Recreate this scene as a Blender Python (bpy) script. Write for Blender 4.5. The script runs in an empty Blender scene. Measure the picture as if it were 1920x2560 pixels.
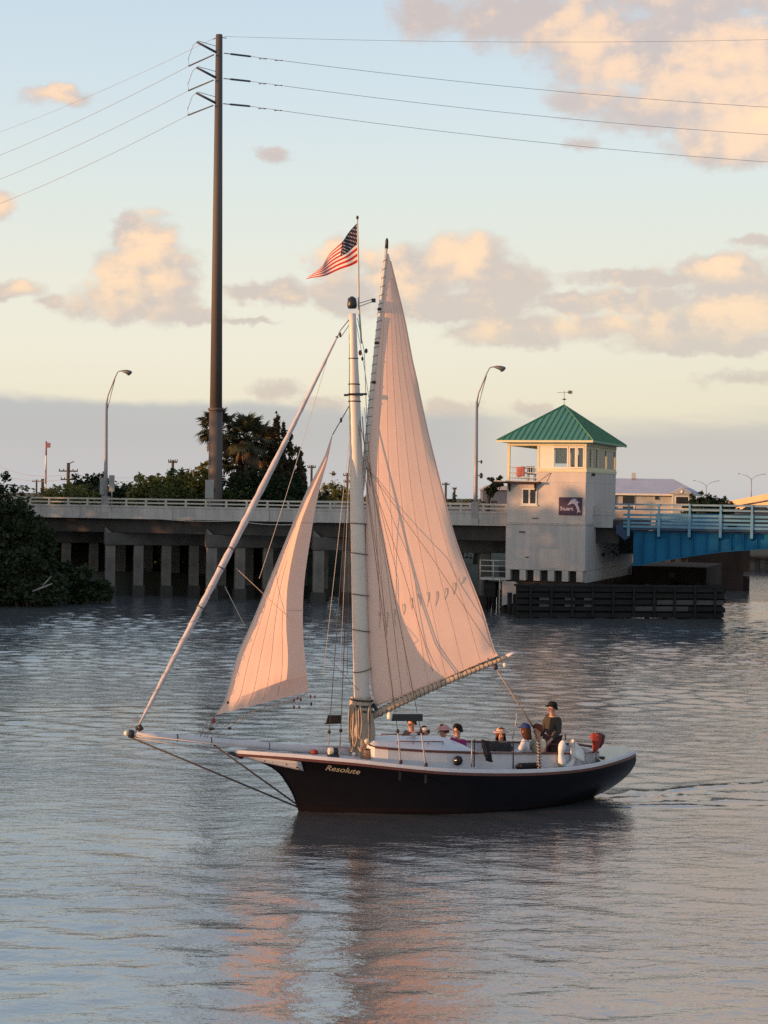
import bpy, bmesh, math, random
import numpy as np
from mathutils import Vector, Matrix, noise
R = math.radians
scene = bpy.context.scene
col = scene.collection
random.seed(7)

# ------------------------------------------------------------------ camera
cam_d = bpy.data.cameras.new('camera')
cam = bpy.data.objects.new('camera', cam_d)
col.objects.link(cam)
cam_d.sensor_fit = 'HORIZONTAL'
cam_d.sensor_width = 36.0
cam_d.lens = 36.0 * 4200 / 1920
cam_d.clip_start = 0.5
cam_d.clip_end = 20000
cam.matrix_world = (Matrix.Translation((0, 0, 7.35)) @ Matrix.Rotation(R(90 - 0.55), 4, 'X')
                    @ Matrix.Rotation(R(0.8), 4, 'Z'))
scene.camera = cam
vs = scene.view_settings
vs.view_transform = 'Standard'
vs.look = 'None'
vs.exposure = 0.36
vs.gamma = 1.0
vs.use_curve_mapping = False
scene.cycles.max_bounces = 6
scene.cycles.transparent_max_bounces = 8
scene.cycles.use_denoising = False


def lin(c):
    return tuple((v / 255 / 12.92) if v / 255 <= 0.04045 else ((v / 255 + 0.055) / 1.055) ** 2.4 for v in c)


# ------------------------------------------------------------------ sun and sky
SUN = Vector((-0.95, -0.30, 0.0)).normalized()
SUN_EL = R(4.5)
SUN = Vector((SUN.x * math.cos(SUN_EL), SUN.y * math.cos(SUN_EL), math.sin(SUN_EL)))
sd = bpy.data.lights.new('sun', 'SUN')
sd.energy = 5.0
sd.angle = R(0.5)
sd.color = (1.0, 0.49, 0.21)
so = bpy.data.objects.new('sun', sd)
so.rotation_euler = SUN.to_track_quat('Z', 'Y').to_euler()
col.objects.link(so)

world = bpy.data.worlds.new('World')
scene.world = world
world.use_nodes = True
wt = world.node_tree
wt.nodes.clear()


class E:
    """a small expression wrapper round math nodes"""
    def __init__(s, sock): s.s = sock

    @staticmethod
    def op(o, *a, clamp=False):
        n = wt.nodes.new('ShaderNodeMath')
        n.operation = o
        n.use_clamp = clamp
        for i, v in enumerate(a):
            if isinstance(v, E): wt.links.new(v.s, n.inputs[i])
            else: n.inputs[i].default_value = v
        return E(n.outputs[0])

    def __add__(s, o): return E.op('ADD', s, o)
    def __sub__(s, o): return E.op('SUBTRACT', s, o)
    def __rsub__(s, o): return E.op('SUBTRACT', o, s)
    def __mul__(s, o): return E.op('MULTIPLY', s, o)
    def max(s, o): return E.op('MAXIMUM', s, o)
    def min(s, o): return E.op('MINIMUM', s, o)
    def pow(s, o): return E.op('POWER', s, o)

    def step(s, a, b):
        n = wt.nodes.new('ShaderNodeMapRange')
        n.interpolation_type = 'SMOOTHSTEP'
        n.inputs['From Min'].default_value = a
        n.inputs['From Max'].default_value = b
        wt.links.new(s.s, n.inputs['Value'])
        return E(n.outputs['Result'])


def wcombine(x, y, z=0.0):
    n = wt.nodes.new('ShaderNodeCombineXYZ')
    for i, v in enumerate((x, y, z)):
        if isinstance(v, E): wt.links.new(v.s, n.inputs[i])
        else: n.inputs[i].default_value = v
    return n.outputs[0]


def wnoise(vec, scale, detail, rough=0.55, off=(0, 0, 0)):
    m = wt.nodes.new('ShaderNodeVectorMath')
    m.operation = 'ADD'
    wt.links.new(vec, m.inputs[0])
    m.inputs[1].default_value = off
    n = wt.nodes.new('ShaderNodeTexNoise')
    n.inputs['Scale'].default_value = scale
    n.inputs['Detail'].default_value = detail
    n.inputs['Roughness'].default_value = rough
    wt.links.new(m.outputs[0], n.inputs['Vector'])
    return E(n.outputs[0])


def wmix(fac, a, b):
    n = wt.nodes.new('ShaderNodeMix')
    n.data_type = 'RGBA'
    if isinstance(fac, E): wt.links.new(fac.s, n.inputs[0])
    else: n.inputs[0].default_value = fac
    for sock, v in ((n.inputs[6], a), (n.inputs[7], b)):
        if isinstance(v, tuple): sock.default_value = v + (1,)
        else: wt.links.new(v, sock)
    return n.outputs[2]


tc = wt.nodes.new('ShaderNodeTexCoord')
sx = wt.nodes.new('ShaderNodeSeparateXYZ')
wt.links.new(tc.outputs['Generated'], sx.inputs[0])
dx, dy, dz = E(sx.outputs[0]), E(sx.outputs[1]), E(sx.outputs[2])
el = E.op('ARCSINE', dz) * 57.29578
az = E.op('ARCTAN2', dx, dy) * 57.29578          # 0 = +Y (north of the scene), positive to the right
SP2 = wcombine(az, el)
warp = wnoise(wcombine(az, el * 1.5), 0.55, 4, 0.6)
nz = wnoise(wcombine(az, el * 1.35), 0.62, 7, 0.62)
nzl = wnoise(wcombine(az, el * 1.35), 0.62, 7, 0.62, off=(-0.42, 0.38, 0))

# the clear sky: colour by elevation
ramp = wt.nodes.new('ShaderNodeValToRGB')
cr = ramp.color_ramp
stops = [(0, (205, 199, 190)), (3.2, (225, 218, 203)), (5.0, (229, 223, 210)), (7.0, (227, 223, 211)),
         (9.4, (219, 223, 217)), (12.8, (207, 219, 225)), (16.9, (194, 211, 225)), (28, (178, 202, 222)),
         (50, (132, 165, 203)), (90, (86, 126, 180))]
for i, (e_, c_) in enumerate(stops):
    p_ = math.sqrt(e_ / 90)
    if i < 2:
        k_ = cr.elements[i]
        k_.position = p_
    else:
        k_ = cr.elements.new(p_)
    k_.color = lin(c_) + (1,)
wt.links.new(E.op('SQRT', (el * (1 / 90)).max(0.0)).s, ramp.inputs[0])
sky_c = ramp.outputs[0]
# the side away from the sun is a little duller and pinker
sky_c = wmix(((az + 8.0) * 0.035).step(0, 1) * el.step(14, 2) * 0.55, sky_c, lin((208, 200, 186)))
# glow round the low sun (outside the picture, to the left)
mu = wt.nodes.new('ShaderNodeVectorMath')
mu.operation = 'DOT_PRODUCT'
wt.links.new(tc.outputs['Generated'], mu.inputs[0])
mu.inputs[1].default_value = SUN
glow = E(mu.outputs['Value']).max(0.0).pow(5.0)
sky_c = wmix(glow * 0.8, sky_c, (1.25, 0.80, 0.42))

# cloud shapes: azimuth, elevation, half widths (degrees), strength
CL = [
    (-8.54, 6.35, 2.61, 0.76, 1.1), (-8.09, 7.20, 1.74, 1.42, 1.0), (-8.02, 8.05, 1.18, 1.26, 1.0), (-8.80, 8.71, 0.63, 0.71, .8), (-6.44, 5.96, 0.71, 0.28, .9),
    (-4.58, 6.81, 1.42, 0.38, .75), (-3.33, 6.83, 0.95, 0.57, .85), (-1.77, 7.98, 0.95, 0.95, .75), (-1.43, 6.75, 1.34, 0.73, .9),
    (0.69, 7.24, 1.82, 1.34, 1.0), (2.57, 7.88, 1.66, 1.14, 1.1), (3.92, 7.04, 1.74, 1.11, 1.0), (5.96, 6.58, 1.50, 0.47, .95), (1.96, 6.40, 3.63, 0.54, .95),
    (8.74, 7.38, 2.76, 0.35, .85), (11.25, 7.63, 1.89, 0.60, 1.0), (11.88, 6.48, 2.37, 1.34, 1.0), (9.13, 6.69, 2.68, 0.41, .7),
    (10.22, 5.65, 3.00, 0.76, 1.0), (7.29, 5.81, 1.26, 0.57, .9), (4.17, 5.69, 2.53, 0.57, .85), (11.29, 5.19, 3.63, 0.41, .9),
    (7.00, 14.78, 2.05, 1.89, .9), (9.93, 14.57, 3.32, 1.89, 1.0), (12.37, 13.47, 3.16, 2.21, 1.0), (4.33, 15.83, 3.00, 1.04, .8), (1.19, 15.98, 1.26, 0.79, .7),
    (10.41, 22.05, 8.84, 4.74, 1.0), (16.83, 19.36, 6.63, 6.63, 1.0), (21.86, 11.42, 6.63, 6.63, .8), (-2.45, 27.11, 8.21, 3.16, .8), (7.02, 13.24, 1.74, 0.41, .7), (11.79, 11.88, 2.37, 0.88, .85), (9.88, 17.43, 6.63, 2.37, .9), (10.26, 12.88, 3.63, 0.95, .85),
    (-11.23, 12.97, 1.18, 0.38, .75), (-12.99, 9.43, 0.55, 0.54, .75), (-12.73, 6.66, 1.18, 0.35, .75), (-11.37, 6.30, 0.51, 0.28, .6),
    (-3.94, 11.37, 0.63, 0.28, .55), (-4.65, 5.88, 0.98, 0.14, .7), (-3.67, 3.51, 0.98, 0.41, .65), (-2.09, 3.11, 0.95, 0.28, .5), (2.09, 2.95, 1.42, 0.38, .6),
    (11.92, 4.04, 1.74, 0.32, .55), (12.45, 8.59, 1.11, 0.25, .6), (6.42, 11.81, 0.79, 0.22, .45), (5.00, 2.99, 0.95, 0.22, .5),
]
LIT = [
    (-8.03, 8.20, 0.98, 0.92, 1.0), (-7.78, 7.25, 0.82, 0.63, 1.0), (-8.94, 7.18, 1.34, 0.79, .8), (-9.16, 6.56, 1.74, 0.63, .55),
    (-2.16, 8.20, 0.87, 0.95, .7), (0.21, 7.24, 1.11, 0.71, .85), (2.33, 8.11, 1.14, 0.88, 1.25), (-0.12, 8.24, 0.71, 0.79, .7),
    (11.88, 6.18, 1.58, 0.79, 1.1), (7.75, 6.04, 0.95, 0.63, .8), (6.44, 5.81, 0.63, 0.47, .7), (9.30, 5.89, 0.71, 0.63, .7), (11.25, 7.70, 1.42, 0.39, .55), (3.54, 5.72, 0.71, 0.47, .6),
    (6.60, 15.15, 1.18, 1.26, 1.2), (7.32, 14.19, 1.26, 0.95, 1.0), (11.60, 14.52, 1.89, 1.18, 1.3), (12.38, 12.60, 2.53, 1.58, 1.15), (10.24, 13.83, 2.37, 1.11, .95), (9.42, 17.16, 2.53, 0.95, .6), (10.11, 21.80, 6.63, 3.47, .9), (16.83, 19.36, 5.05, 5.05, .9),
    (-11.23, 13.00, 0.95, 0.35, 1.0), (-12.99, 9.43, 0.63, 0.47, .9), (-12.51, 6.71, 0.79, 0.28, .8), (-3.40, 6.71, 0.47, 0.32, .4),
]


def blobs(items):
    f = None
    wv = wt.nodes.new('ShaderNodeCombineXYZ')
    wvx = (warp - 0.5) * 1.7
    wvy = (nzl - 0.5) * 1.2
    p = wcombine(az + wvx, el + wvy)
    for (a, e, ra, re, st) in items:
        v = wt.nodes.new('ShaderNodeVectorMath')
        v.operation = 'MULTIPLY_ADD'
        wt.links.new(p, v.inputs[0])
        v.inputs[1].default_value = (1 / ra, 1 / re, 0)
        v.inputs[2].default_value = (-a / ra, -e / re, 0)
        d = wt.nodes.new('ShaderNodeVectorMath')
        d.operation = 'LENGTH'
        wt.links.new(v.outputs[0], d.inputs[0])
        g = E.op('MULTIPLY_ADD', E(d.outputs['Value']), -st, st)
        f = g if f is None else E.op('SMOOTH_MAX', f, g, 0.25)
    return f


F = blobs(CL)
G = blobs(LIT)
# loose cloud outside the frame, the same kind as in view
big = wnoise(wcombine(az * 0.35, el * 0.8), 0.16, 5, 0.55, off=(3.1, 7.7, 0))
out_m = ((az * az) * 0.0016).step(0.27, 0.6).max(el.step(19, 26)) * el.step(4, 9)
F = F.max((big - 0.55) * 4.0 + (out_m - 1.0) * 3.0)
dens = F + (nz - 0.5) * 1.35
alpha = dens.step(-0.20, 0.34)
shade = (nz - nzl) * 2.3 + G.max(-0.35) * 0.85 + 0.22
lit = shade.step(-0.1, 0.95)
cloud_c = wmix(lit, lin((200, 182, 177)), lin((253, 211, 174)))
cloud_c = wmix(shade.step(0.85, 1.6), cloud_c, lin((255, 224, 170)))
# clouds low over the horizon are greyer
cloud_c = wmix(el.step(8, 4.0) * 0.45, cloud_c, lin((190, 186, 188)))
sky_c = wmix(alpha * 0.93, sky_c, cloud_c)
# the long grey bank of cloud over the horizon
edge = el + az * 0.032 + (wnoise(wcombine(az * 0.5, el), 0.5, 4) - 0.5) * 1.1
bank = edge.step(3.05, 2.62) * ((az - 2.0) * 0.2).step(1.0, 0.0) 
edge2 = el + (wnoise(wcombine(az * 0.25, el * 1.5), 0.7, 5) - 0.5) * 1.6
bank2 = edge2.step(3.2, 1.9) * ((az - 1.0) * 0.2).step(0.0, 1.0)
bank_c = wmix(el.step(2.4, 0.2), lin((172, 176, 187)), lin((186, 190, 198)))
sky_c = wmix(bank.max(bank2 * 0.85), sky_c, bank_c)

# away from the sun, behind the camera to the right, the evening sky is already dim and blue
dusk = E(mu.outputs['Value']).step(-0.50, -0.98)
sky_c = wmix(dusk * 0.72, sky_c, lin((104, 112, 138)))

nish = wt.nodes.new('ShaderNodeTexSky')
nish.sky_type = 'NISHITA'
nish.sun_disc = False
nish.sun_elevation = SUN_EL
nish.sun_rotation = math.atan2(SUN.x, SUN.y)
bg1 = wt.nodes.new('ShaderNodeBackground')
bg1.inputs[1].default_value = 0.05
wt.links.new(nish.outputs[0], bg1.inputs[0])
bg2 = wt.nodes.new('ShaderNodeBackground')
bg2.inputs[1].default_value = 0.74
wt.links.new(sky_c, bg2.inputs[0])
ad = wt.nodes.new('ShaderNodeAddShader')
wt.links.new(bg1.outputs[0], ad.inputs[0])
wt.links.new(bg2.outputs[0], ad.inputs[1])
wo = wt.nodes.new('ShaderNodeOutputWorld')
wt.links.new(ad.outputs[0], wo.inputs[0])
world.cycles.sampling_method = 'MANUAL'
world.cycles.sample_map_resolution = 512


# ------------------------------------------------------------------ materials
def mat(name, c, c2=None, scale=3.0, rough=0.6, metal=0.0, bump=0.0, bscale=None, spec=0.5, stretch=(1, 1, 1), mid=0.5, trans=0.0, coat=0.0):
    """a principled material whose colour drifts between two tones, with a fine relief"""
    m = bpy.data.materials.new(name)
    m.use_nodes = True
    nt = m.node_tree
    b = nt.nodes['Principled BSDF']
    b.inputs['Roughness'].default_value = rough
    b.inputs['Metallic'].default_value = metal
    b.inputs['Specular IOR Level'].default_value = spec
    b.inputs['Coat Weight'].default_value = coat
    if c2 is None:
        c2 = tuple(v * 0.78 for v in c)
    tcn = nt.nodes.new('ShaderNodeTexCoord')
    mp = nt.nodes.new('ShaderNodeMapping')
    mp.inputs['Scale'].default_value = stretch
    nt.links.new(tcn.outputs['Object'], mp.inputs['Vector'])
    n = nt.nodes.new('ShaderNodeTexNoise')
    n.inputs['Scale'].default_value = scale
    n.inputs['Detail'].default_value = 6
    n.inputs['Roughness'].default_value = 0.62
    nt.links.new(mp.outputs[0], n.inputs['Vector'])
    rp = nt.nodes.new('ShaderNodeValToRGB')
    rp.color_ramp.elements[0].position = mid - 0.2
    rp.color_ramp.elements[1].position = mid + 0.2
    rp.color_ramp.elements[0].color = c2 + (1,)
    rp.color_ramp.elements[1].color = c + (1,)
    nt.links.new(n.outputs[0], rp.inputs[0])
    nt.links.new(rp.outputs[0], b.inputs['Base Color'])
    if bump > 0:
        n2 = nt.nodes.new('ShaderNodeTexNoise')
        n2.inputs['Scale'].default_value = bscale or scale * 6
        n2.inputs['Detail'].default_value = 4
        nt.links.new(mp.outputs[0], n2.inputs['Vector'])
        bp = nt.nodes.new('ShaderNodeBump')
        bp.inputs['Strength'].default_value = bump
        bp.inputs['Distance'].default_value = 0.02
        nt.links.new(n2.outputs[0], bp.inputs['Height'])
        nt.links.new(bp.outputs[0], b.inputs['Normal'])
    if trans > 0:
        t = nt.nodes.new('ShaderNodeBsdfTranslucent')
        nt.links.new(rp.outputs[0], t.inputs[0])
        mx = nt.nodes.new('ShaderNodeMixShader')
        mx.inputs[0].default_value = trans
        nt.links.new(b.outputs[0], mx.inputs[1])
        nt.links.new(t.outputs[0], mx.inputs[2])
        nt.links.new(mx.outputs[0], nt.nodes['Material Output'].inputs[0])
    return m


M = {}
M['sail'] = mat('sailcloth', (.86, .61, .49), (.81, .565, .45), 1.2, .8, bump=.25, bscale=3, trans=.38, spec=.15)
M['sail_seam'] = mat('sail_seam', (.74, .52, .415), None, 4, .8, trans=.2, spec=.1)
M['furled'] = mat('furled_cloth', (.54, .51, .52), (.38, .36, .38), 3, .8, bump=.6, bscale=9, spec=.15)
M['mast'] = mat('cream_spar_paint', (.64, .59, .52), (.54, .50, .44), 2.0, .45, bump=.1, stretch=(4, 4, .4))
M['white'] = mat('white_boat_paint', (.60, .60, .62), (.49, .49, .52), 2.5, .45, bump=.08)
M['cap'] = mat('rail_paint', (.60, .59, .60), (.50, .50, .52), 3, .5)
M['deck'] = mat('deck_buff', (.74, .65, .48), (.64, .57, .43), 2.5, .6)
M['redwood'] = mat('varnished_red_trim', (.13, .035, .025), (.08, .025, .02), 4, .35)
M['rope'] = mat('manila_rope', (.42, .33, .25), (.32, .25, .19), 20, .9)
M['rope_dark'] = mat('tarred_rope', (.10, .085, .075), (.06, .05, .045), 20, .9)
M['rope_pale'] = mat('pale_rope', (.58, .54, .50), (.46, .42, .39), 20, .9)
M['wire'] = mat('steel_wire', (.30, .29, .29), None, 8, .6, metal=.2)
M['black'] = mat('black_paint', (.012, .012, .014), (.02, .02, .022), 3, .4)
M['block'] = mat('dark_block_wood', (.055, .025, .02), (.035, .02, .018), 6, .5)
M['redblock'] = mat('red_block', (.28, .05, .035), (.2, .04, .03), 6, .5)
M['brass'] = mat('gilt_paint', (.40, .38, .29), (.30, .28, .21), 6, .45)
M['iron'] = mat('dark_iron', (.05, .05, .055), (.03, .03, .032), 6, .5, metal=.4)
M['conc'] = mat('weathered_concrete', (.34, .33, .31), (.21, .205, .20), .9, .85, bump=.3, bscale=6, stretch=(1, 1, .5))
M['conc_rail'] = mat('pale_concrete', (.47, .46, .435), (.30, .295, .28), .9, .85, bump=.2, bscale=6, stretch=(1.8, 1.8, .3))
M['conc_dark'] = mat('stained_shaded_concrete', (.055, .051, .047), (.03, .028, .026), 1.0, .9, bump=.35, bscale=5, stretch=(1, 1, .35))  # stains, plus the shade under the deck put into the colour
M['cap_conc'] = mat('pier_cap_concrete', (.12, .11, .10), (.06, .055, .05), 1.2, .9, bump=.3, bscale=5)  # darker copy of the column concrete, with the deck's shade in the colour
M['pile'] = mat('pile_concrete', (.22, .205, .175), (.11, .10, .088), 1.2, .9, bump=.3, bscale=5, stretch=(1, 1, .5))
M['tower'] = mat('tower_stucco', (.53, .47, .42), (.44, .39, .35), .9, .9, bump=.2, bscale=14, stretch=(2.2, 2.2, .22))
M['tower_low'] = mat('tower_base_stucco', (.44, .42, .40), (.35, .335, .325), .9, .9, bump=.2, bscale=12, stretch=(2.6, 2.6, .16))
M['cream'] = mat('cream_trim', (.62, .58, .36), (.54, .50, .32), 2, .6)
M['offwhite'] = mat('offwhite_trim', (.70, .66, .56), (.62, .58, .5), 2, .6)
M['roofgreen'] = mat('green_metal_roof', (.060, .215, .120), (.05, .185, .105), 1.5, .42, spec=.5)
M['blue'] = mat('blue_bridge_paint', (.005, .135, .275), (.004, .09, .20), .9, .62, spec=.2, bump=.1, stretch=(1, 1, .3))
M['blue_pale'] = mat('weathered_blue_rail', (.13, .28, .38), (.04, .17, .29), .7, .55)
M['blue_hand'] = mat('faded_blue_handrail', (.18, .27, .33), (.07, .19, .29), .5, .55)
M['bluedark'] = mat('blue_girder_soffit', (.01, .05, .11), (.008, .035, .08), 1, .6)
M['rail_pale'] = mat('pale_metal_rail', (.50, .48, .42), (.38, .37, .33), 1.2, .5)
M['timber'] = mat('creosoted_timber', (.026, .026, .026), (.012, .012, .012), 1.5, .9, spec=.12, bump=.5, bscale=10, stretch=(.3, 2, 2))
M['timber_grey'] = mat('weathered_timber', (.065, .065, .062), (.035, .035, .034), 1.2, .9, bump=.5, bscale=10, stretch=(.3, 2, 2))
M['brown_conc'] = mat('brown_stained_concrete', (.050, .033, .027), (.024, .017, .014), .8, .9, spec=.1, bump=.3, stretch=(1, 1, .4))
M['steelpole'] = mat('weathered_steel_pole', (.098, .080, .070), (.066, .056, .052), 1.0, .7, bump=.1, stretch=(3, 3, .12))
M['galv'] = mat('galvanised_steel', (.30, .29, .31), (.22, .215, .23), 2, .5, metal=.3)
M['lamphead'] = mat('lamp_head_grey', (.10, .11, .115), None, 4, .45)
M['insul'] = mat('grey_insulator', (.07, .07, .075), None, 6, .5)
M['asphalt'] = mat('asphalt', (.05, .05, .052), (.04, .04, .04), 2, .9)
M['land'] = mat('grassy_earth', (.045, .05, .025), (.03, .03, .02), .25, .95)
M['bark'] = mat('bark', (.09, .07, .055), (.05, .04, .03), 4, .95, bump=.6, stretch=(2, 2, .4))
M['dead'] = mat('bleached_branch', (.30, .27, .24), (.2, .18, .16), 5, .9)
M['leaf_dark'] = mat('dark_leaves', (.030, .048, .020), (.016, .028, .012), 1.1, .75, trans=.15, spec=.2)
M['leaf_mid'] = mat('green_leaves', (.09, .115, .03), (.045, .062, .02), .8, .7, trans=.2, spec=.25)
M['leaf_olive'] = mat('olive_leaves', (.19, .175, .040), (.085, .09, .026), .7, .7, trans=.2, spec=.25)
M['leaf_bank'] = mat('mangrove_leaves', (.042, .058, .024), (.017, .025, .012), .5, .75, trans=.12, spec=.2)
M['needle'] = mat('pine_needles', (.085, .066, .034), (.036, .036, .02), .9, .8, trans=.1, spec=.15)
M['frond'] = mat('palm_frond', (.075, .078, .038), (.036, .042, .024), 1.2, .7, trans=.12, spec=.2)
M['frond_dry'] = mat('dry_palm_frond', (.12, .085, .05), (.08, .055, .035), 1.5, .8, trans=.1)
M['house_wall'] = mat('pale_house_wall', (.42, .44, .45), None, .6, .85)
M['house_roof'] = mat('grey_metal_roof', (.40, .41, .46), (.34, .35, .40), .5, .5)
M['darkglass'] = mat('dark_window', (.03, .03, .035), (.02, .02, .022), 2, .12)
M['viaduct'] = mat('sun_warmed_concrete', (.62, .43, .26), (.54, .37, .22), .3, .85)  # warm low sunlight on the concrete is put into its colour
M['sign_back'] = mat('sign_back_metal', (.27, .29, .28), (.22, .24, .23), 2, .6)
M['purple'] = mat('plum_sign_paint', (.035, .014, .045), (.028, .012, .036), 2, .5)
M['signlilac'] = mat('sign_lilac', (.45, .40, .50), None, 4, .5)
M['skin'] = mat('skin', (.52, .28, .19), (.46, .24, .165), 8, .55)
M['eye'] = mat('eye_dark', (.02, .015, .012), None, 5, .3)
M['ring'] = mat('life_ring_white', (.66, .67, .66), (.56, .57, .57), 6, .6)
M['cloth_black'] = mat('black_cloth', (.012, .012, .016), None, 6, .9)
M['fabric_red'] = mat('red_canvas', (.30, .035, .022), (.20, .03, .02), 5, .8)
M['canvas'] = mat('canvas_tan', (.46, .37, .28), (.33, .26, .20), 5, .9, bump=.8, bscale=14, stretch=(2, 2, .5))
M['lampglass'] = mat('ivory_lens', (.74, .68, .50), None, 6, .25)
M['pink_towel'] = mat('red_pink_towel', (.36, .13, .10), (.26, .08, .07), 3, .9)
M['tan_pail'] = mat('copper_pail', (.36, .20, .12), (.28, .15, .09), 4, .5)


M['clearglass'] = bpy.data.materials.new('window_glass')
M['clearglass'].use_nodes = True
_nt = M['clearglass'].node_tree
_g = _nt.nodes.new('ShaderNodeBsdfGlossy')
_g.inputs['Roughness'].default_value = .03
_t = _nt.nodes.new('ShaderNodeBsdfTransparent')
_t.inputs[0].default_value = (.90, .93, .91, 1)
_f = _nt.nodes.new('ShaderNodeFresnel')
_f.inputs[0].default_value = 1.6
_m = _nt.nodes.new('ShaderNodeMixShader')
_nt.links.new(_f.outputs[0], _m.inputs[0])
_nt.links.new(_t.outputs[0], _m.inputs[1])
_nt.links.new(_g.outputs[0], _m.inputs[2])
_nt.links.new(_m.outputs[0], _nt.nodes['Material Output'].inputs[0])


# ------------------------------------------------------------------ mesh helpers
class MB:
    def __init__(s): s.v, s.f, s.sm = [], [], []

    def quad_grid(s, rows, smooth=True, wrap=False):
        n0 = len(s.v)
        nr, nc = len(rows), len(rows[0])
        for r in rows: s.v += [tuple(p) for p in r]
        for i in range(nr - 1):
            for j in range(nc if wrap else nc - 1):
                j2 = (j + 1) % nc
                s.f.append((n0 + i * nc + j, n0 + i * nc + j2, n0 + (i + 1) * nc + j2, n0 + (i + 1) * nc + j))
                s.sm.append(smooth)
        return s

    def box(s, lo, hi, mtx=None):
        (x0, y0, z0), (x1, y1, z1) = lo, hi
        n = len(s.v)
        P = [(x0, y0, z0), (x1, y0, z0), (x1, y1, z0), (x0, y1, z0), (x0, y0, z1), (x1, y0, z1), (x1, y1, z1), (x0, y1, z1)]
        if mtx: P = [tuple(mtx @ Vector(p)) for p in P]
        s.v += P
        for f in ((0, 3, 2, 1), (4, 5, 6, 7), (0, 1, 5, 4), (1, 2, 6, 5), (2, 3, 7, 6), (3, 0, 4, 7)):
            s.f.append(tuple(n + i for i in f)); s.sm.append(False)
        return s

    def bar(s, a, b, w, h=None, up=(0, 0, 1)):
        """a rectangular bar from a to b"""
        a, b = Vector(a), Vector(b)
        h = h or w
        d = (b - a).normalized()
        u = Vector(up)
        if abs(d.dot(u)) > .95: u = Vector((0, 1, 0))
        r = d.cross(u).normalized()
        u = r.cross(d)
        n = len(s.v)
        for p in (a, b):
            for i, j in ((-1, -1), (1, -1), (1, 1), (-1, 1)):
                s.v.append(tuple(p + r * (i * w / 2) + u * (j * h / 2)))
        for f in ((0, 3, 2, 1), (4, 5, 6, 7), (0, 1, 5, 4), (1, 2, 6, 5), (2, 3, 7, 6), (3, 0, 4, 7)):
            s.f.append(tuple(n + i for i in f)); s.sm.append(False)
        return s

    def tube(s, pts, r, n=8, caps=True):
        pts = [Vector(p) for p in pts]
        rs = r if isinstance(r, (list, tuple)) else [r] * len(pts)
        rows, prev = [], None
        for i, p in enumerate(pts):
            d = (pts[min(i + 1, len(pts) - 1)] - pts[max(i - 1, 0)])
            if d.length < 1e-9: d = Vector((0, 0, 1))
            d.normalize()
            if prev is None:
                u = Vector((0, 0, 1)) if abs(d.z) < .9 else Vector((1, 0, 0))
                u = (u - d * u.dot(d)).normalized()
            else:
                u = (prev - d * prev.dot(d))
                if u.length < 1e-6: u = Vector((1, 0, 0)) - d * d.x
                u.normalize()
            prev = u
            w = d.cross(u)
            rows.append([p + (u * math.cos(2 * math.pi * k / n) + w * math.sin(2 * math.pi * k / n)) * rs[i] for k in range(n)])
        n0 = len(s.v)
        s.quad_grid(rows, True, True)
        if caps:
            L = len(pts)
            s.f.append(tuple(n0 + k for k in reversed(range(n)))); s.sm.append(False)
            s.f.append(tuple(n0 + (L - 1) * n + k for k in range(n))); s.sm.append(False)
        return s

    def lathe(s, prof, c=(0, 0, 0), n=16, mtx=None):
        rows = []
        for (r, z) in prof:
            row = [Vector((r * math.cos(2 * math.pi * k / n), r * math.sin(2 * math.pi * k / n), z)) for k in range(n)]
            if mtx: row = [mtx @ p for p in row]
            rows.append([p + Vector(c) for p in row])
        s.quad_grid(rows, True, True)
        return s

    def ball(s, c, r, n=10, sq=(1, 1, 1)):
        rows = []
        for i in range(n // 2 + 1):
            t = math.pi * i / (n // 2)
            rr = max(math.sin(t), 1e-3)
            rows.append([(c[0] + r * sq[0] * rr * math.cos(2 * math.pi * k / n), c[1] + r * sq[1] * rr * math.sin(2 * math.pi * k / n),
                          c[2] - r * sq[2] * math.cos(t)) for k in range(n)])
        s.quad_grid(rows, True, True)
        return s

    def torus(s, c, R_, r, mtx=None, n=24, k=8):
        rows = []
        for i in range(n + 1):
            a = 2 * math.pi * i / n
            row = []
            for j in range(k):
                b = 2 * math.pi * j / k
                p = Vector(((R_ + r * math.cos(b)) * math.cos(a), (R_ + r * math.cos(b)) * math.sin(a), r * math.sin(b)))
                if mtx: p = mtx @ p
                row.append(p + Vector(c))
            rows.append(row)
        s.quad_grid(rows, True, True)
        return s

    def prism(s, poly, vec):
        """an extruded polygon (list of 3-D points)"""
        n0, n = len(s.v), len(poly)
        v = Vector(vec)
        s.v += [tuple(p) for p in poly] + [tuple(Vector(p) + v) for p in poly]
        s.f.append(tuple(n0 + i for i in reversed(range(n)))); s.sm.append(False)
        s.f.append(tuple(n0 + n + i for i in range(n))); s.sm.append(False)
        for i in range(n):
            j = (i + 1) % n
            s.f.append((n0 + i, n0 + j, n0 + n + j, n0 + n + i)); s.sm.append(False)
        return s

    def mesh(s, name):
        me = bpy.data.meshes.new(name)
        me.from_pydata([tuple(p) for p in s.v], [], s.f)
        me.polygons.foreach_set('use_smooth', s.sm)
        me.update()
        return me

    def build(s, name, m, parent=None, loc=None):
        me = s.mesh(name)
        me.materials.append(M[m] if isinstance(m, str) else m)
        return put(name, me, parent, loc)


def put(name, me, parent=None, loc=None):
    o = bpy.data.objects.new(name, me)
    col.objects.link(o)
    if parent: o.parent = parent
    if loc: o.location = loc
    return o


def bevel(o, w=.02, seg=2):
    b = o.modifiers.new('bevel', 'BEVEL')
    b.width = w
    b.segments = seg
    b.limit_method = 'ANGLE'
    return o


def solid(o, t=.004):
    m_ = o.modifiers.new('solid', 'SOLIDIFY')
    m_.thickness = t
    m_.offset = 0
    return o


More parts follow.
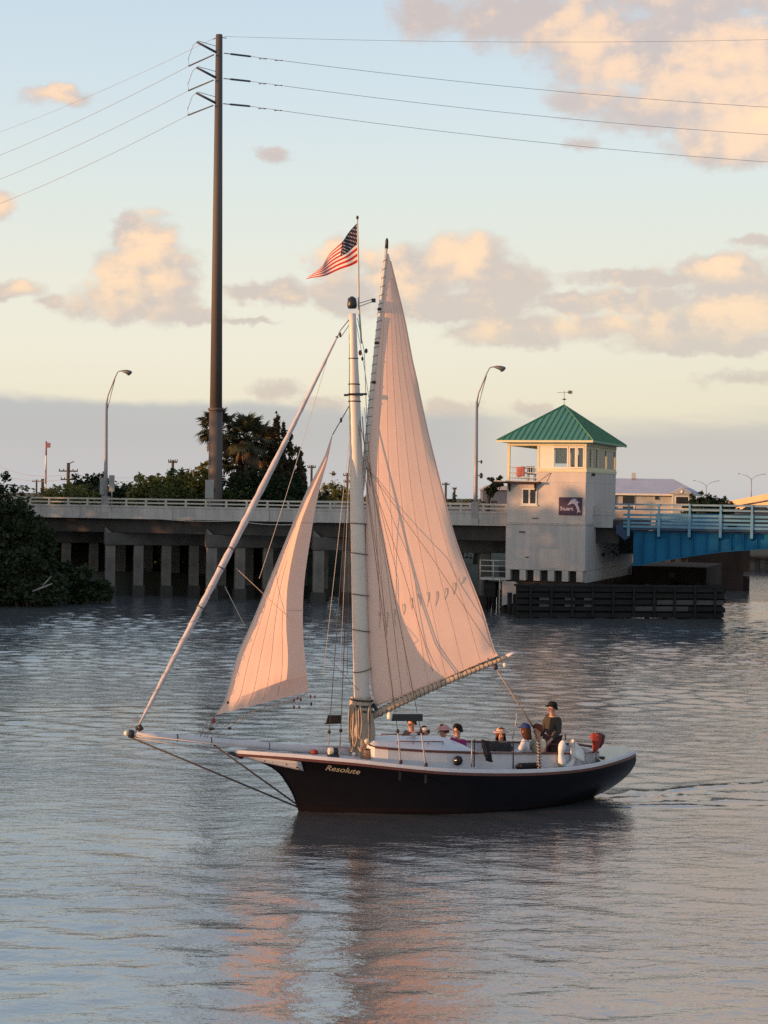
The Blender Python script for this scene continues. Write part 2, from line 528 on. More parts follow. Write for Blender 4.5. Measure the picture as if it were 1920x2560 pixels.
def tag(o, label=None, cat=None, group=None, kind=None):
    if label: o['label'] = label
    if cat: o['category'] = cat
    if group: o['group'] = group
    if kind: o['kind'] = kind
    return o


def empty(name, loc=(0, 0, 0), rz=0.0, label=None, cat=None, group=None):
    o = bpy.data.objects.new(name, None)
    col.objects.link(o)
    o.location = loc
    o.rotation_euler = (0, 0, rz)
    o.empty_display_size = .3
    return tag(o, label, cat, group)


def copy_tree(o, parent=None):
    c = o.copy()
    col.objects.link(c)
    c.parent = parent
    for ch in list(o.children): copy_tree(ch, c)
    return c


def lerp(a, b, t): return tuple(a[i] + (b[i] - a[i]) * t for i in range(len(a)))


def interp(x, tab):
    if x <= tab[0][0]: return tab[0][1]
    for (x0, y0), (x1, y1) in zip(tab, tab[1:]):
        if x <= x1:
            t = (x - x0) / (x1 - x0)
            return y0 + (y1 - y0) * t
    return tab[-1][1]


def smooth_interp(x, tab):
    if x <= tab[0][0]: return tab[0][1]
    if x >= tab[-1][0]: return tab[-1][1]
    for i in range(len(tab) - 1):
        if tab[i][0] <= x <= tab[i + 1][0]: break
    p1, p2 = tab[i], tab[i + 1]
    p0 = tab[i - 1] if i > 0 else p1
    p3 = tab[i + 2] if i + 2 < len(tab) else p2
    t = (x - p1[0]) / (p2[0] - p1[0])
    m1 = (p2[1] - p0[1]) / (p2[0] - p0[0]) * (p2[0] - p1[0])
    m2 = (p3[1] - p1[1]) / (p3[0] - p1[0]) * (p2[0] - p1[0])
    return ((2 * t ** 3 - 3 * t ** 2 + 1) * p1[1] + (t ** 3 - 2 * t ** 2 + t) * m1 + (-2 * t ** 3 + 3 * t ** 2) * p2[1] + (t ** 3 - t ** 2) * m2)


def sag(a, b, d, n=12):
    return [tuple(a[i] + (b[i] - a[i]) * k / n - (d * 4 * (k / n) * (1 - k / n) if i == 2 else 0) for i in range(3)) for k in range(n + 1)]


# ------------------------------------------------------------------ water and land
wm = bpy.data.materials.new('river_water')
wm.use_nodes = True
nt = wm.node_tree
b = nt.nodes['Principled BSDF']
b.inputs['Base Color'].default_value = (.080, .086, .089, 1)
b.inputs['Roughness'].default_value = .05
b.inputs['IOR'].default_value = 5.4
tcn = nt.nodes.new('ShaderNodeTexCoord')


def wave(scale, stretch, rot, detail, rough, dist=0.0):
    mp = nt.nodes.new('ShaderNodeMapping')
    mp.inputs['Rotation'].default_value = (0, 0, R(rot))
    mp.inputs['Scale'].default_value = stretch
    nt.links.new(tcn.outputs['Object'], mp.inputs['Vector'])
    n = nt.nodes.new('ShaderNodeTexNoise')
    n.inputs['Scale'].default_value = scale
    n.inputs['Detail'].default_value = detail
    n.inputs['Roughness'].default_value = rough
    n.inputs['Distortion'].default_value = dist
    nt.links.new(mp.outputs[0], n.inputs['Vector'])
    return n.outputs[0]


def bump(h, strength, dist, prev=None):
    bp = nt.nodes.new('ShaderNodeBump')
    if isinstance(strength, (int, float)): bp.inputs['Strength'].default_value = strength
    else: nt.links.new(strength, bp.inputs['Strength'])
    bp.inputs['Distance'].default_value = dist
    nt.links.new(h, bp.inputs['Height'])
    if prev: nt.links.new(prev, bp.inputs['Normal'])
    return bp.outputs[0]


def wake_line(o, d, w, reach):
    """height of one crest of the boat's wake along a line from o in direction d"""
    sxy = nt.nodes.new('ShaderNodeSeparateXYZ')
    nt.links.new(tcn.outputs['Object'], sxy.inputs[0])
    def M2(op, a, b_=0.0):
        n = nt.nodes.new('ShaderNodeMath')
        n.operation = op
        for q, v in ((0, a), (1, b_)):
            if isinstance(v, (int, float)): n.inputs[q].default_value = v
            else: nt.links.new(v, n.inputs[q])
        return n.outputs[0]
    x, y = M2('SUBTRACT', sxy.outputs[0], o[0]), M2('SUBTRACT', sxy.outputs[1], o[1])
    wob = M2('MULTIPLY', M2('SUBTRACT', wave(.5, (1, 1, 1), 0, 2, .5), .5), .7)
    across = M2('ADD', M2('ADD', M2('MULTIPLY', x, -d[1]), M2('MULTIPLY', y, d[0])), wob)
    along = M2('ADD', M2('MULTIPLY', x, d[0]), M2('MULTIPLY', y, d[1]))
    g = M2('DIVIDE', 1.0, M2('ADD', 1.0, M2('POWER', M2('ABSOLUTE', M2('DIVIDE', across, w)), 2.5)))
    m = nt.nodes.new('ShaderNodeMapRange')
    m.interpolation_type = 'SMOOTHSTEP'
    m.inputs['From Min'].default_value = 0
    m.inputs['From Max'].default_value = .6
    nt.links.new(along, m.inputs['Value'])
    m2 = nt.nodes.new('ShaderNodeMapRange')
    m2.interpolation_type = 'SMOOTHSTEP'
    m2.inputs['From Min'].default_value = reach
    m2.inputs['From Max'].default_value = reach * .3
    nt.links.new(along, m2.inputs['Value'])
    return M2('MULTIPLY', g, M2('MULTIPLY', m.outputs[0], m2.outputs[0]))


ps = nt.nodes.new('ShaderNodeMapRange')                # breeze: smooth and ruffled patches
ps.inputs['From Min'].default_value = .34
ps.inputs['From Max'].default_value = .68
ps.inputs['To Min'].default_value = .38
ps.inputs['To Max'].default_value = 1.0
nt.links.new(wave(.10, (.45, 1.3, 1), 8, 4, .6), ps.inputs['Value'])
nrm = bump(wave(3.6, (.50, 1.15, 1), -6, 3, .6, .6), ps.outputs[0], .034, None)
nrm = bump(wave(9.0, (.6, 1.15, 1), 10, 3, .6, .4), ps.outputs[0], .013, nrm)
for wo_, wd_, ww_, wr_ in (((5.0, 40.5), (.987, .16), .16, 9.0), ((5.2, 41.5), (.90, .43), .16, 11.0), ((5.1, 41.0), (.96, .28), .25, 5.0), ((-1.85, 38.9), (.93, -.10), .12, 4.0), ((4.6, 40.2), (.99, .05), .14, 7.0)):
    nrm = bump(wake_line(wo_, wd_, ww_, wr_), 1.0, .045, nrm)
nt.links.new(nrm, b.inputs['Normal'])
# cat's-paws: patches where the breeze roughens the surface
w_ = wave(.045, (.35, 1.2, 1), 5, 3, .5)
mr = nt.nodes.new('ShaderNodeMapRange')
mr.inputs['From Min'].default_value = .35
mr.inputs['From Max'].default_value = .7
mr.inputs['To Min'].default_value = .04
mr.inputs['To Max'].default_value = .08
nt.links.new(w_, mr.inputs['Value'])
nt.links.new(mr.outputs[0], b.inputs['Roughness'])
# the reach in view carries real waves: a sum of many small wave trains running with the light breeze
WAVE_NEAR, WAVE_FAR = .125, .18
rng = np.random.default_rng(11)
ys = [18.0]
while ys[-1] < 124: ys.append(ys[-1] + min(.15, .0036 * ys[-1]))
gx = np.concatenate(([-4000, -300, -60], np.arange(-34, 40.01, .17), [70, 300, 4000]))
gy_ = np.concatenate(([-200, 0, 12], np.array(ys), [140, 300, 6000]))
XX, YY = np.meshgrid(gx, gy_)
def sstep(a, lo, hi):
    t = np.clip((a - lo) / (hi - lo), 0, 1)
    return t * t * (3 - 2 * t)
ZZ = np.zeros_like(XX)
NW = 72
for k in range(NW):
    lam = .25 * (1.7 / .25) ** (k / (NW - 1)) * rng.uniform(.9, 1.1)
    th = math.radians(84 + rng.normal(0, 27))
    kk = 2 * math.pi / lam
    ph = rng.uniform(0, 6.283)
    env = .65 + .5 * np.sin(XX * rng.uniform(.03, .16) + YY * rng.uniform(.08, .35) + rng.uniform(0, 6.28)) * np.sin(YY * rng.uniform(.05, .2) - XX * rng.uniform(.02, .09) + rng.uniform(0, 6.28))
    ZZ += (1 / kk) * math.sqrt(2 / NW) * env * np.sin(kk * (XX * math.cos(th) + YY * math.sin(th)) + ph + .35 * np.sin(XX * .7 + ph) )
patch = .75 + .35 * np.sin(XX * .05 + YY * .17 + 1.0) * np.sin(YY * .11 - XX * .03) + .2 * np.sin(YY * .31 + XX * .11)
amp = WAVE_NEAR * patch + (WAVE_FAR - WAVE_NEAR) * sstep(YY, 44, 84)
fade = sstep(XX, -34, -31) * sstep(-XX, -40, -37) * sstep(YY, 18, 20) * sstep(-YY, -124, -119)
# churned water close behind the stern and a little ripple under the stem
for cx_, cy_, lx_, ly_, h_ in ((6.6, 41.6, 2.2, .75, .022), (9.5, 42.3, 3.0, 1.0, .012), (-1.7, 38.6, .9, .5, .018)):
    g_ = np.exp(-((XX - cx_) / lx_) ** 2 - ((YY - cy_ - (XX - cx_) * .22) / ly_) ** 2)
    ch = sum(np.sin(XX * rng.uniform(5, 15) + YY * rng.uniform(6, 22) + rng.uniform(0, 6.28)) for _ in range(9)) / 3
    ZZ += g_ * h_ * ch / np.maximum(amp, .01)
ZZ *= amp * fade
wverts = np.stack([XX, YY, ZZ], -1).reshape(-1, 3)
nr_, nc_ = XX.shape
idx = np.arange(nr_ * nc_).reshape(nr_, nc_)
wq = np.stack([idx[:-1, :-1], idx[:-1, 1:], idx[1:, 1:], idx[1:, :-1]], -1).reshape(-1, 4)
wme = bpy.data.meshes.new('river_water')
wme.vertices.add(len(wverts))
wme.vertices.foreach_set('co', wverts.astype(np.float32).ravel())
wme.loops.add(wq.size)
wme.loops.foreach_set('vertex_index', wq.astype(np.int32).ravel())
wme.polygons.add(len(wq))
wme.polygons.foreach_set('loop_start', np.arange(0, wq.size, 4, dtype=np.int32))
wme.polygons.foreach_set('loop_total', np.full(len(wq), 4, dtype=np.int32))
wme.update(calc_edges=True)
wme.polygons.foreach_set('use_smooth', np.ones(len(wq), dtype=bool))
wme.materials.append(wm)
tag(put('river_water', wme), kind='structure')

# the near bank on the left behind the bridge, then the flat land that runs to the horizon
lb = MB()
edge_pts = [(-400, 100), (-60, 108), (-33, 110), (-24, 113), (-17, 120), (-8, 124), (4, 127), (9, 134), (10.5, 150), (20, 176), (60, 178), (400, 182), (3000, 200)]
top = [(x, y + 2.2, 1.3 + .25 * math.sin(x)) for x, y in edge_pts]
low = [(x, y, -.4) for x, y in edge_pts]
far = [(x * (3 if abs(x) > 300 else 1), 5000, 1.6) for x, y in edge_pts]
lb.quad_grid([low, top, [(x, y + 60, 1.5) for x, y in edge_pts], far], True)
tag(lb.build('ground', 'land'), kind='structure')

# the causeway embankment behind the bridge: dark earth and undergrowth
em = MB()
rows = []
for x, y in ((-140, 118), (-70, 120), (-40, 121), (-20, 124.5), (-8, 127.5), (1, 129.5), (4.5, 131), (5.2, 134)):
    e_ = 1 if x < 4 else .1
    rows.append([(x, y, .2), (x, y + 1.0, .2 + 1.6 * e_ + .3 * math.sin(x * 1.7)), (x, y + 2.6, .2 + 3.6 * e_ + .3 * math.sin(x * 1.1)), (x, y + 5, .2 + 4.6 * e_), (x, y + 30, .2 + 4.6 * e_)])
em.quad_grid(rows)
tag(em.build('embankment', 'land'), kind='structure')


# ================================================================== the sailing boat
BOAT_LOC, BOAT_RZ = (-1.8815, 38.9488, 0.0), R(18.5)
BM = Matrix.Translation(BOAT_LOC) @ Matrix.Rotation(BOAT_RZ, 4, 'Z')


def bw(p): return BM @ Vector(p)


boat = empty('sailboat', BOAT_LOC, BOAT_RZ, 'black-hulled wooden gunter sloop under pink-lit sails with a long bowsprit', 'sailboat')
SHEER = [(-1.56, 1.40), (-.33, 1.355), (.23, 1.315), (1.06, 1.25), (1.95, 1.15), (3.2, 1.02), (4.9, .93), (6.6, .93), (7.84, 1.0), (8.68, 1.03)]
STEM = [(-.6, .34), (-.4, .20), (0, 0), (.16, -.06), (.43, -.16), (.70, -.32), (.94, -.50), (1.10, -.74), (1.26, -1.11), (1.40, -1.56)]
STERN = [(-.6, 6.2), (-.4, 6.7), (0, 7.46), (.11, 7.78), (.31, 8.17), (.51, 8.45), (.68, 8.60), (.85, 8.68), (1.03, 8.66)]


def Zs(X): return smooth_interp(X, SHEER)


def ends(v):
    zb = -.4 + v * 1.80
    zt = -.4 + v * 1.43
    return smooth_interp(zb, STEM), smooth_interp(zt, STERN)


def hb_uv(u, v):
    um = .52
    z = -.4 + v * 1.5
    H = 1.18 + .34 * max(0, min(1, (z + .3) / 1.3)) ** .8
    if v < .3: H -= (0.3 - v) * 1.4
    if u < um:
        f = 1 - (1 - u / um) ** (1.45 + .6 * v)
    else:
        f = 1 - ((u - um) / (1 - um)) ** (2.1 + 1.5 * v)
    return max(H * f, .012)


def hullpt(u, v, side):
    xs, xe = ends(v)
    X = xs + (xe - xs) * u
    Z = -.4 + v * (Zs(X) + .4)
    return (X, side * hb_uv(u, v), Z)


def hb(X, Z):
    v = (Z + .4) / (Zs(X) + .4)
    xs, xe = ends(min(v, 1))
    return hb_uv(max(0, min(1, (X - xs) / (xe - xs))), min(v, 1))


us = [0, .01, .025, .05, .08, .12] + [.16 + .03 * i for i in range(25)] + [.91, .935, .955, .972, .985, .994, 1.0]
vs_ = [i / 16 for i in range(17)]
hm = MB()
hm.quad_grid([[hullpt(u, v, -1) for v in vs_] + [hullpt(u, v, 1) for v in reversed(vs_)] for u in us])
hull_m = bpy.data.materials.new('black_hull_paint')
hull_m.use_nodes = True
nt = hull_m.node_tree
b = nt.nodes['Principled BSDF']
b.inputs['Roughness'].default_value = .45
b.inputs['Specular IOR Level'].default_value = .09
t1 = nt.nodes.new('ShaderNodeTexCoord')
s1 = nt.nodes.new('ShaderNodeSeparateXYZ')
nt.links.new(t1.outputs['Object'], s1.inputs[0])
n1 = nt.nodes.new('ShaderNodeTexNoise')
n1.inputs['Scale'].default_value = 2.2
n1.inputs['Detail'].default_value = 5
nt.links.new(t1.outputs['Object'], n1.inputs['Vector'])
r1 = nt.nodes.new('ShaderNodeValToRGB')
r1.color_ramp.elements[0].color = (.003, .003, .0045, 1)
r1.color_ramp.elements[1].color = (.007, .007, .010, 1)
nt.links.new(n1.outputs[0], r1.inputs[0])
r2 = nt.nodes.new('ShaderNodeValToRGB')          # boot top: worn red-brown paint along the waterline
r2.color_ramp.interpolation = 'LINEAR'
r2.color_ramp.elements[0].position = .13
r2.color_ramp.elements[0].color = (1, 1, 1, 1)
r2.color_ramp.elements[1].position = .15
r2.color_ramp.elements[1].color = (0, 0, 0, 1)
nt.links.new(s1.outputs[2], r2.inputs[0])
mx = nt.nodes.new('ShaderNodeMix')
mx.data_type = 'RGBA'
nt.links.new(r2.outputs[0], mx.inputs[0])
nt.links.new(r1.outputs[0], mx.inputs[6])
mx.inputs[7].default_value = (.009, .006, .006, 1)
nt.links.new(mx.outputs[2], b.inputs['Base Color'])
bp = nt.nodes.new('ShaderNodeBump')
bp.inputs['Strength'].default_value = .12
bp.inputs['Distance'].default_value = .02
nt.links.new(n1.outputs[0], bp.inputs['Height'])
nt.links.new(bp.outputs[0], b.inputs['Normal'])
hm.build('hull', hull_m, boat)


def sheer_sweep(mb, dz, w, h, out=0.0, X0=None, X1=None, sides=(-1, 1)):
    """a strip of section w x h following the sheer"""
    for sd_ in sides:
        rows = []
        for u in us:
            x, y, z = hullpt(u, 1, sd_)
            if X0 is not None and x < X0: continue
            if X1 is not None and x > X1: continue
            yo, yi = y + sd_ * out, y + sd_ * (out - w)
            if abs(y) < w: yi = 0
            rows.append([(x, yo, z + dz), (x, yo, z + dz + h), (x, yi, z + dz + h), (x, yi, z + dz)])
        mb.quad_grid(rows, False, True)


rc = MB(); sheer_sweep(rc, .0, .09, .085, .012)
bevel(rc.build('rail', 'cap', boat), .012)
rs = MB(); sheer_sweep(rs, -.055, .05, .05, .022)
rs.build('rub_rail', 'redwood', boat)
dk = MB()
dk.quad_grid([[(hullpt(u, 1, 1)[0], hullpt(u, 1, 1)[1] * f, Zs(hullpt(u, 1, 1)[0]) - .02 + .05 * (1 - f * f)) for f in (-.96, -.5, 0, .5, .96)] for u in us])
dk.build('deck', 'cap', boat)
# low coach roof over the stern, in warm buff paint
ad_ = MB()
rows = []
for k in range(15):
    X = 7.25 + 1.42 * k / 14
    w = max(hb(min(X, 8.66), Zs(X)) - .10, .03)
    rows.append([(X, w * f, Zs(X) + .07 + .15 * (1 - abs(f) ** 2.5) * min(1, (14 - k) / 3)) for f in (-1, -.8, -.5, 0, .5, .8, 1)])
ad_.quad_grid(rows)
ad_.build('stern_deck', 'deck', boat)

# trail board with its little carved dots
def hull_patch(mb, top, bot, off, n=10, nv=3):
    rows = []
    for k in range(n + 1):
        t = k / n
        a, c = lerp(top[0], top[1], t), lerp(bot[0], bot[1], t)
        row = []
        for j in range(nv + 1):
            X, Z = a[0] + (c[0] - a[0]) * j / nv, a[1] + (c[1] - a[1]) * j / nv
            row.append((X, -(hb(X, Z) + off), Z))
        rows.append(row)
    mb.quad_grid(rows)


for side in (-1, 1):
    tb = MB()
    hull_patch(tb, ((-1.36, 1.345), (-.13, 1.245)), ((-1.36, 1.285), (.0, 1.0)), .016)
    if side > 0: tb.v = [(x, -y, z) for x, y, z in tb.v]
    o = solid(tb.build('trail_board', 'white', boat), .02)
    for X, Z, r in ((-1.12, 1.28, .018), (-.87, 1.235, .026), (-.70, 1.205, .015), (-.40, 1.17, .028), (-.16, 1.10, .034)):
        q = MB()
        y = -(hb(X, Z) + .028)
        q.lathe([(.001, 0), (r, 0), (r * .8, .008), (.001, .01)], (X, y, Z), 8, Matrix.Rotation(R(90), 3, 'X'))
        if side > 0: q.v = [(x, -yy, z) for x, yy, z in q.v]
        q.build('carved_boss', 'black', o)
tip = MB()
tip.tube([(-1.36, 0, 1.33), (-1.55, 0, 1.385), (-1.70, 0, 1.42)], [.075, .055, .02], 8)
tip.build('billet_head', 'black', boat)


# the name, in pale gilt letters on the bow
def text_mesh(body, size, shear=0.0, extrude=0.0, bold=0.0):
    cu = bpy.data.curves.new('lettering', 'FONT')
    cu.body = body
    cu.size = size
    cu.shear = shear
    cu.extrude = extrude
    cu.offset = bold
    cu.resolution_u = 3
    ob = bpy.data.objects.new('lettering', cu)
    col.objects.link(ob)
    dg = bpy.context.evaluated_depsgraph_get()
    me = bpy.data.meshes.new_from_object(ob.evaluated_get(dg))
    bpy.data.objects.remove(ob)
    return me


nm = text_mesh('Resolute', .235, .18, .002, .001)
wid = max(v.co.x for v in nm.vertices)
kx = .75 / wid
for v in nm.vertices:
    t = v.co.x * kx
    X = .42 + t
    Z = 1.045 - .115 * t + v.co.y * .84
    v.co = (X, -(hb(X, Z) + .006 + v.co.z), Z)
nm.materials.append(M['brass'])
put('name_lettering', nm, boat)

# deckhouse
def house_y(X): return interp(X, [(1.5, .60), (1.9, .78), (3.0, .93), (4.6, .97), (6.2, .95), (7.3, .72)])
def trim_z(X): return interp(X, [(1.5, 1.535), (2.6, 1.44), (3.95, 1.36), (5.2, 1.29), (6.2, 1.25), (7.35, 1.21)])
Xh = [1.62, 1.9, 2.3, 2.8, 3.3, 3.8, 4.05]
cs = MB()
for sd_ in (-1, 1):
    cs.quad_grid([[(X, sd_ * (house_y(X) + .02), Zs(X) - .05), (X, sd_ * house_y(X), trim_z(X))] for X in Xh], False)
cs.quad_grid([[(1.62, -house_y(1.62) - .02, Zs(1.6) - .05), (1.62, -house_y(1.62), trim_z(1.62))], [(1.5, 0, Zs(1.6) - .05), (1.5, 0, trim_z(1.5))],
              [(1.62, house_y(1.62) + .02, Zs(1.6) - .05), (1.62, house_y(1.62), trim_z(1.62))]], False)
cs.build('cabin_side', 'white', boat)
cr_ = MB()
rows = []
for X in (1.60, 1.66, 1.78, 2.3, 3.0, 3.45, 3.72, 3.95, 4.06):
    hc = interp(X, [(1.6, .0), (1.66, .08), (1.78, .10), (3.0, .18), (3.45, .195), (3.72, .15), (3.95, .07), (4.06, .0)])
    rows.append([(X, house_y(X) * f, trim_z(X) + .03 + hc * (1 - abs(f) ** 3)) for f in (-1, -.93, -.7, -.35, 0, .35, .7, .93, 1)])
cr_.quad_grid(rows)
cr_.build('cabin_roof', 'white', boat)
ct = MB()
for sd_ in (-1, 1):
    ct.quad_grid([[(X, sd_ * (house_y(X) + .025), trim_z(X) - .02), (X, sd_ * (house_y(X) + .025), trim_z(X) + .035), (X, sd_ * (house_y(X) - .04), trim_z(X) + .035), (X, sd_ * (house_y(X) - .04), trim_z(X) - .02)] for X in Xh], False, True)
ct.build('cabin_trim', 'redwood', boat)
# raised slide hatch with a bright varnished edge, forward of the roof
hs = MB().box((1.68, -.42, 1.585), (2.5, .42, 1.63))
bevel(hs.build('slide_hatch', 'white', boat), .02)
he = MB().box((1.665, -.43, 1.56), (2.42, .43, 1.587))
he.build('hatch_runner', 'redwood', boat)
co = MB()
Xc = [4.05, 4.5, 5.0, 5.5, 6.0, 6.5, 7.0, 7.3]
for sd_ in (-1, 1):
    co.quad_grid([[(X, sd_ * (house_y(X) + .02), Zs(X) - .05), (X, sd_ * house_y(X), trim_z(X)), (X, sd_ * (house_y(X) - .04), trim_z(X)), (X, sd_ * (house_y(X) - .04), .62)] for X in Xc], False)
co.box((7.28, -.74, .6), (7.32, .74, 1.21))
co.box((4.05, -.95, .6), (4.09, .95, 1.38))
co.build('cockpit_coaming', 'white', boat)
cc = MB()
for sd_ in (-1, 1):
    cc.quad_grid([[(X, sd_ * (house_y(X) + .03), trim_z(X) - .005), (X, sd_ * (house_y(X) + .03), trim_z(X) + .035), (X, sd_ * (house_y(X) - .07), trim_z(X) + .035), (X, sd_ * (house_y(X) - .07), trim_z(X) - .005)] for X in Xc], False, True)
cc.build('coaming_cap', 'redwood', boat)
MB().box((4.1, -.9, .50), (7.3, .9, .56)).build('cockpit_sole', 'deck', boat)
for sd_ in (-1, 1):
    MB().box((4.3, min(sd_ * .5, sd_ * .90), .88), (7.1, max(sd_ * .5, sd_ * .90), .93)).build('cockpit_bench', 'deck', boat)
pl = MB().lathe([(.001, 0), (.10, 0), (.12, .01), (.12, .03), (.001, .03)], (3.55, -.985, 1.20), 8, Matrix.Rotation(R(90), 3, 'X'))
plo = pl.build('portlight', 'iron', boat)
MB().lathe([(.001, .031), (.085, .031), (.001, .036)], (3.55, -.985, 1.20), 8, Matrix.Rotation(R(90), 3, 'X')).build('port_glass', 'darkglass', plo)
for sd_ in (-1, 1):
    gr = MB()
    zr_ = lambda X: trim_z(X) + .03 + interp(X, [(1.78, .10), (3.0, .18), (3.45, .195), (3.72, .15)]) * (1 - .72 ** 3)
    gr.tube([(X, sd_ * house_y(X) * .72, zr_(X) + .055) for X in (2.2, 2.6, 3.0, 3.3)], .014, 6)
    for X in (2.2, 2.57, 2.93, 3.3): gr.tube([(X, sd_ * house_y(X) * .72, zr_(X) - .01), (X, sd_ * house_y(X) * .72, zr_(X) + .055)], .012, 5)
    gr.build('grab_rail', 'redwood', boat)
MB().lathe([(.05, 0), (.05, .12), (.09, .14), (.09, .16), (.001, .18)], (2.75, -.15, 1.58), 10).build('deck_ventilator', 'white', boat)

# mast, hoops, truck and hounds
MAST_B, MAST_T = Vector((1.56, 0, 1.10)), Vector((1.13, 0, 11.75))
def mp(z):
    t = (z - MAST_B.z) / (MAST_T.z - MAST_B.z)
    return MAST_B + (MAST_T - MAST_B) * t
def mr_(z): return interp(z, [(1.1, .188), (4, .184), (7, .162), (9.7, .135), (10.4, .108), (11.75, .08)])
zz = [1.1 + i * .35 for i in range(31)]
mast = MB().tube([mp(z) for z in zz], [mr_(z) for z in zz], 20).build('mast', 'mast', boat)
mc = MB().tube([mp(11.72), mp(11.80), mp(11.95), mp(12.0)], [.10, .12, .10, .03], 12)
mc.build('mast_cap', 'black', mast)
ax = (MAST_T - MAST_B).normalized()
for i, z in enumerate(((1.399, 0.000, 6.693)[2], (1.409, 0.000, 5.987)[2], (1.423, 0.000, 5.020)[2], (1.435, 0.000, 4.182)[2], (1.449, 0.000, 3.247)[2], (1.466, 0.000, 2.049)[2])):
    tilt = (3, 7, 7, 8, -12, -14)[i]
    q = MB().torus(mp(z) + Vector((.02, 0, 0)), mr_(z) + .028, .011, Matrix.Rotation(R(tilt), 3, 'Y'), 28, 6)
    q.build('mast_hoop', 'block', mast)
for z, r in ((9.95, .03), (10.55, .025), (9.55, .03)):
    q = MB().torus(mp(z), mr_(z) + .004, r * .5, None, 18, 6)
    q.build('mast_band', 'iron', mast)
for dy in (-.16, .16):
    MB().bar(mp(9.7) + Vector((-.2, dy, 0)), mp(9.7) + Vector((.25, dy, .02)), .06, .05).build('cross_tree', 'iron', mast)
# wrapped canvas and coiled halyards round the mast foot
wr = MB()
rows = []
for k in range(13):
    z = 1.35 + k * .105
    rr = interp(z, [(1.3, .20), (1.5, .27), (1.8, .30), (2.3, .27), (2.5, .25), (2.61, .22)])
    rows.append([mp(z) + Vector((math.cos(a) * rr * (1 + .10 * math.sin(7 * a + z * 3)) - .02, math.sin(a) * rr * (1 + .08 * math.sin(9 * a)), .02 * math.sin(5 * a))) for a in [2 * math.pi * i / 36 for i in range(36)]])
wr.quad_grid(rows, True, True)
wr.build('mast_coat', 'canvas', boat)
for z in (2.30, 2.42, 2.55):
    MB().torus(mp(z), .262, .022, Matrix.Rotation(R(4), 3, 'Y'), 26, 6).build('fife_band', 'iron', boat)
for k, (ang, ln, wd) in enumerate(((188, .40, .07), (206, .52, .06), (222, .44, .09), (244, .34, .06), (286, .48, .05))):
    a = R(ang)
    c = mp(2.40) + Vector((math.cos(a) * .285, math.sin(a) * .285, 0))
    for lp_ in range(3):
        pts = []
        for j in range(25):
            t = 2 * math.pi * j / 24
            wv_ = wd * (1 - .2 * lp_) * (1 + .3 * math.sin(3 * t + k))
            pts.append(c + Vector((math.cos(a + 1.57) * wv_ * math.sin(t) + math.cos(a) * .018 * lp_, math.sin(a + 1.57) * wv_ * math.sin(t) + math.sin(a) * .018 * lp_, -ln + (ln + .02 * lp_) * math.cos(t))))
        MB().tube(pts, .013, 5, False).build('halyard_coil', 'canvas', boat)
MB().tube([mp(2.45) + Vector((.22, -.12, .02)), mp(2.3) + Vector((.42, -.18, -.12))], [.05, .035], 8).build('mast_cleat', 'iron', boat)

# flag pole lashed to the masthead with its little spreader
fp = MB().tube([(1.378, 0.020, 10.913), (1.297, 0.020, 11.798), (1.270, 0.020, 12.878), (1.234, 0.020, 13.806)], [.022, .024, .02, .016], 8).build('flag_pole', 'rail_pale', boat)
MB().ball((1.233, 0.020, 13.850), .035, 8, (1, 1, 1.4)).build('truck_ball', 'block', fp)
for a_, b_ in (((1.301, 0.000, 11.850), (1.641, 0.000, 11.964)), ((1.302, 0.000, 11.774), (1.642, 0.000, 11.910))):
    MB().tube([a_, b_], .009, 6).build('wind_vane_arm', 'wire', fp)
MB().box(tuple(Vector((1.653, 0.000, 11.932)) - Vector((.045, .02, .045))), tuple(Vector((1.653, 0.000, 11.932)) + Vector((.045, .02, .045)))).build('vane_head', 'iron', fp)

# bowsprit
bs0, bs1 = (-3.986, 0.000, 1.931), (1.25, 0, 1.30)
bsp = MB().tube([bs0, lerp(bs0, bs1, .15), lerp(bs0, bs1, .5), bs1], [.062, .072, .085, .09], 14).build('bowsprit', 'cap', boat)
MB().ball((bs0[0] - .05, 0, bs0[2] + .01), .065, 10).build('end_ball', 'lampglass', bsp)
MB().tube([bs0, lerp(bs0, bs1, .02)], [.095, .09], 12).build('cranse_iron', 'black', bsp)
for t in (.21, .36, .62):
    MB().torus(lerp(bs0, bs1, t), .083, .012, Matrix.Rotation(R(90), 3, 'Y'), 16, 6).build('spar_band', 'iron', bsp)
stem_w = (-.035, 0, .10)
for a_, b_, r in ((lerp(bs0, bs1, .005), stem_w, .021), (lerp(bs0, bs1, .37), (-.05, 0, .16), .021)):
    MB().tube([Vector(a_) - Vector((0, 0, .08)), b_], r, 6).build('bobstay', 'rope_dark', boat)
MB().tube([Vector(bs0) - Vector((0, -.03, .07)), (-1.66, .0, 1.40)], .016, 6).build('martingale', 'rope_pale', boat)
MB().tube([Vector(bs0) + Vector((0, .05, .05)), (-.2, .55, 1.42)], .01, 6).build('bowsprit_shroud', 'rope_pale', boat)
MB().tube([Vector(bs0) + Vector((0, -.05, .0)), (-.2, -.55, 1.42)], .01, 6).build('bowsprit_shroud', 'rope_pale', boat)


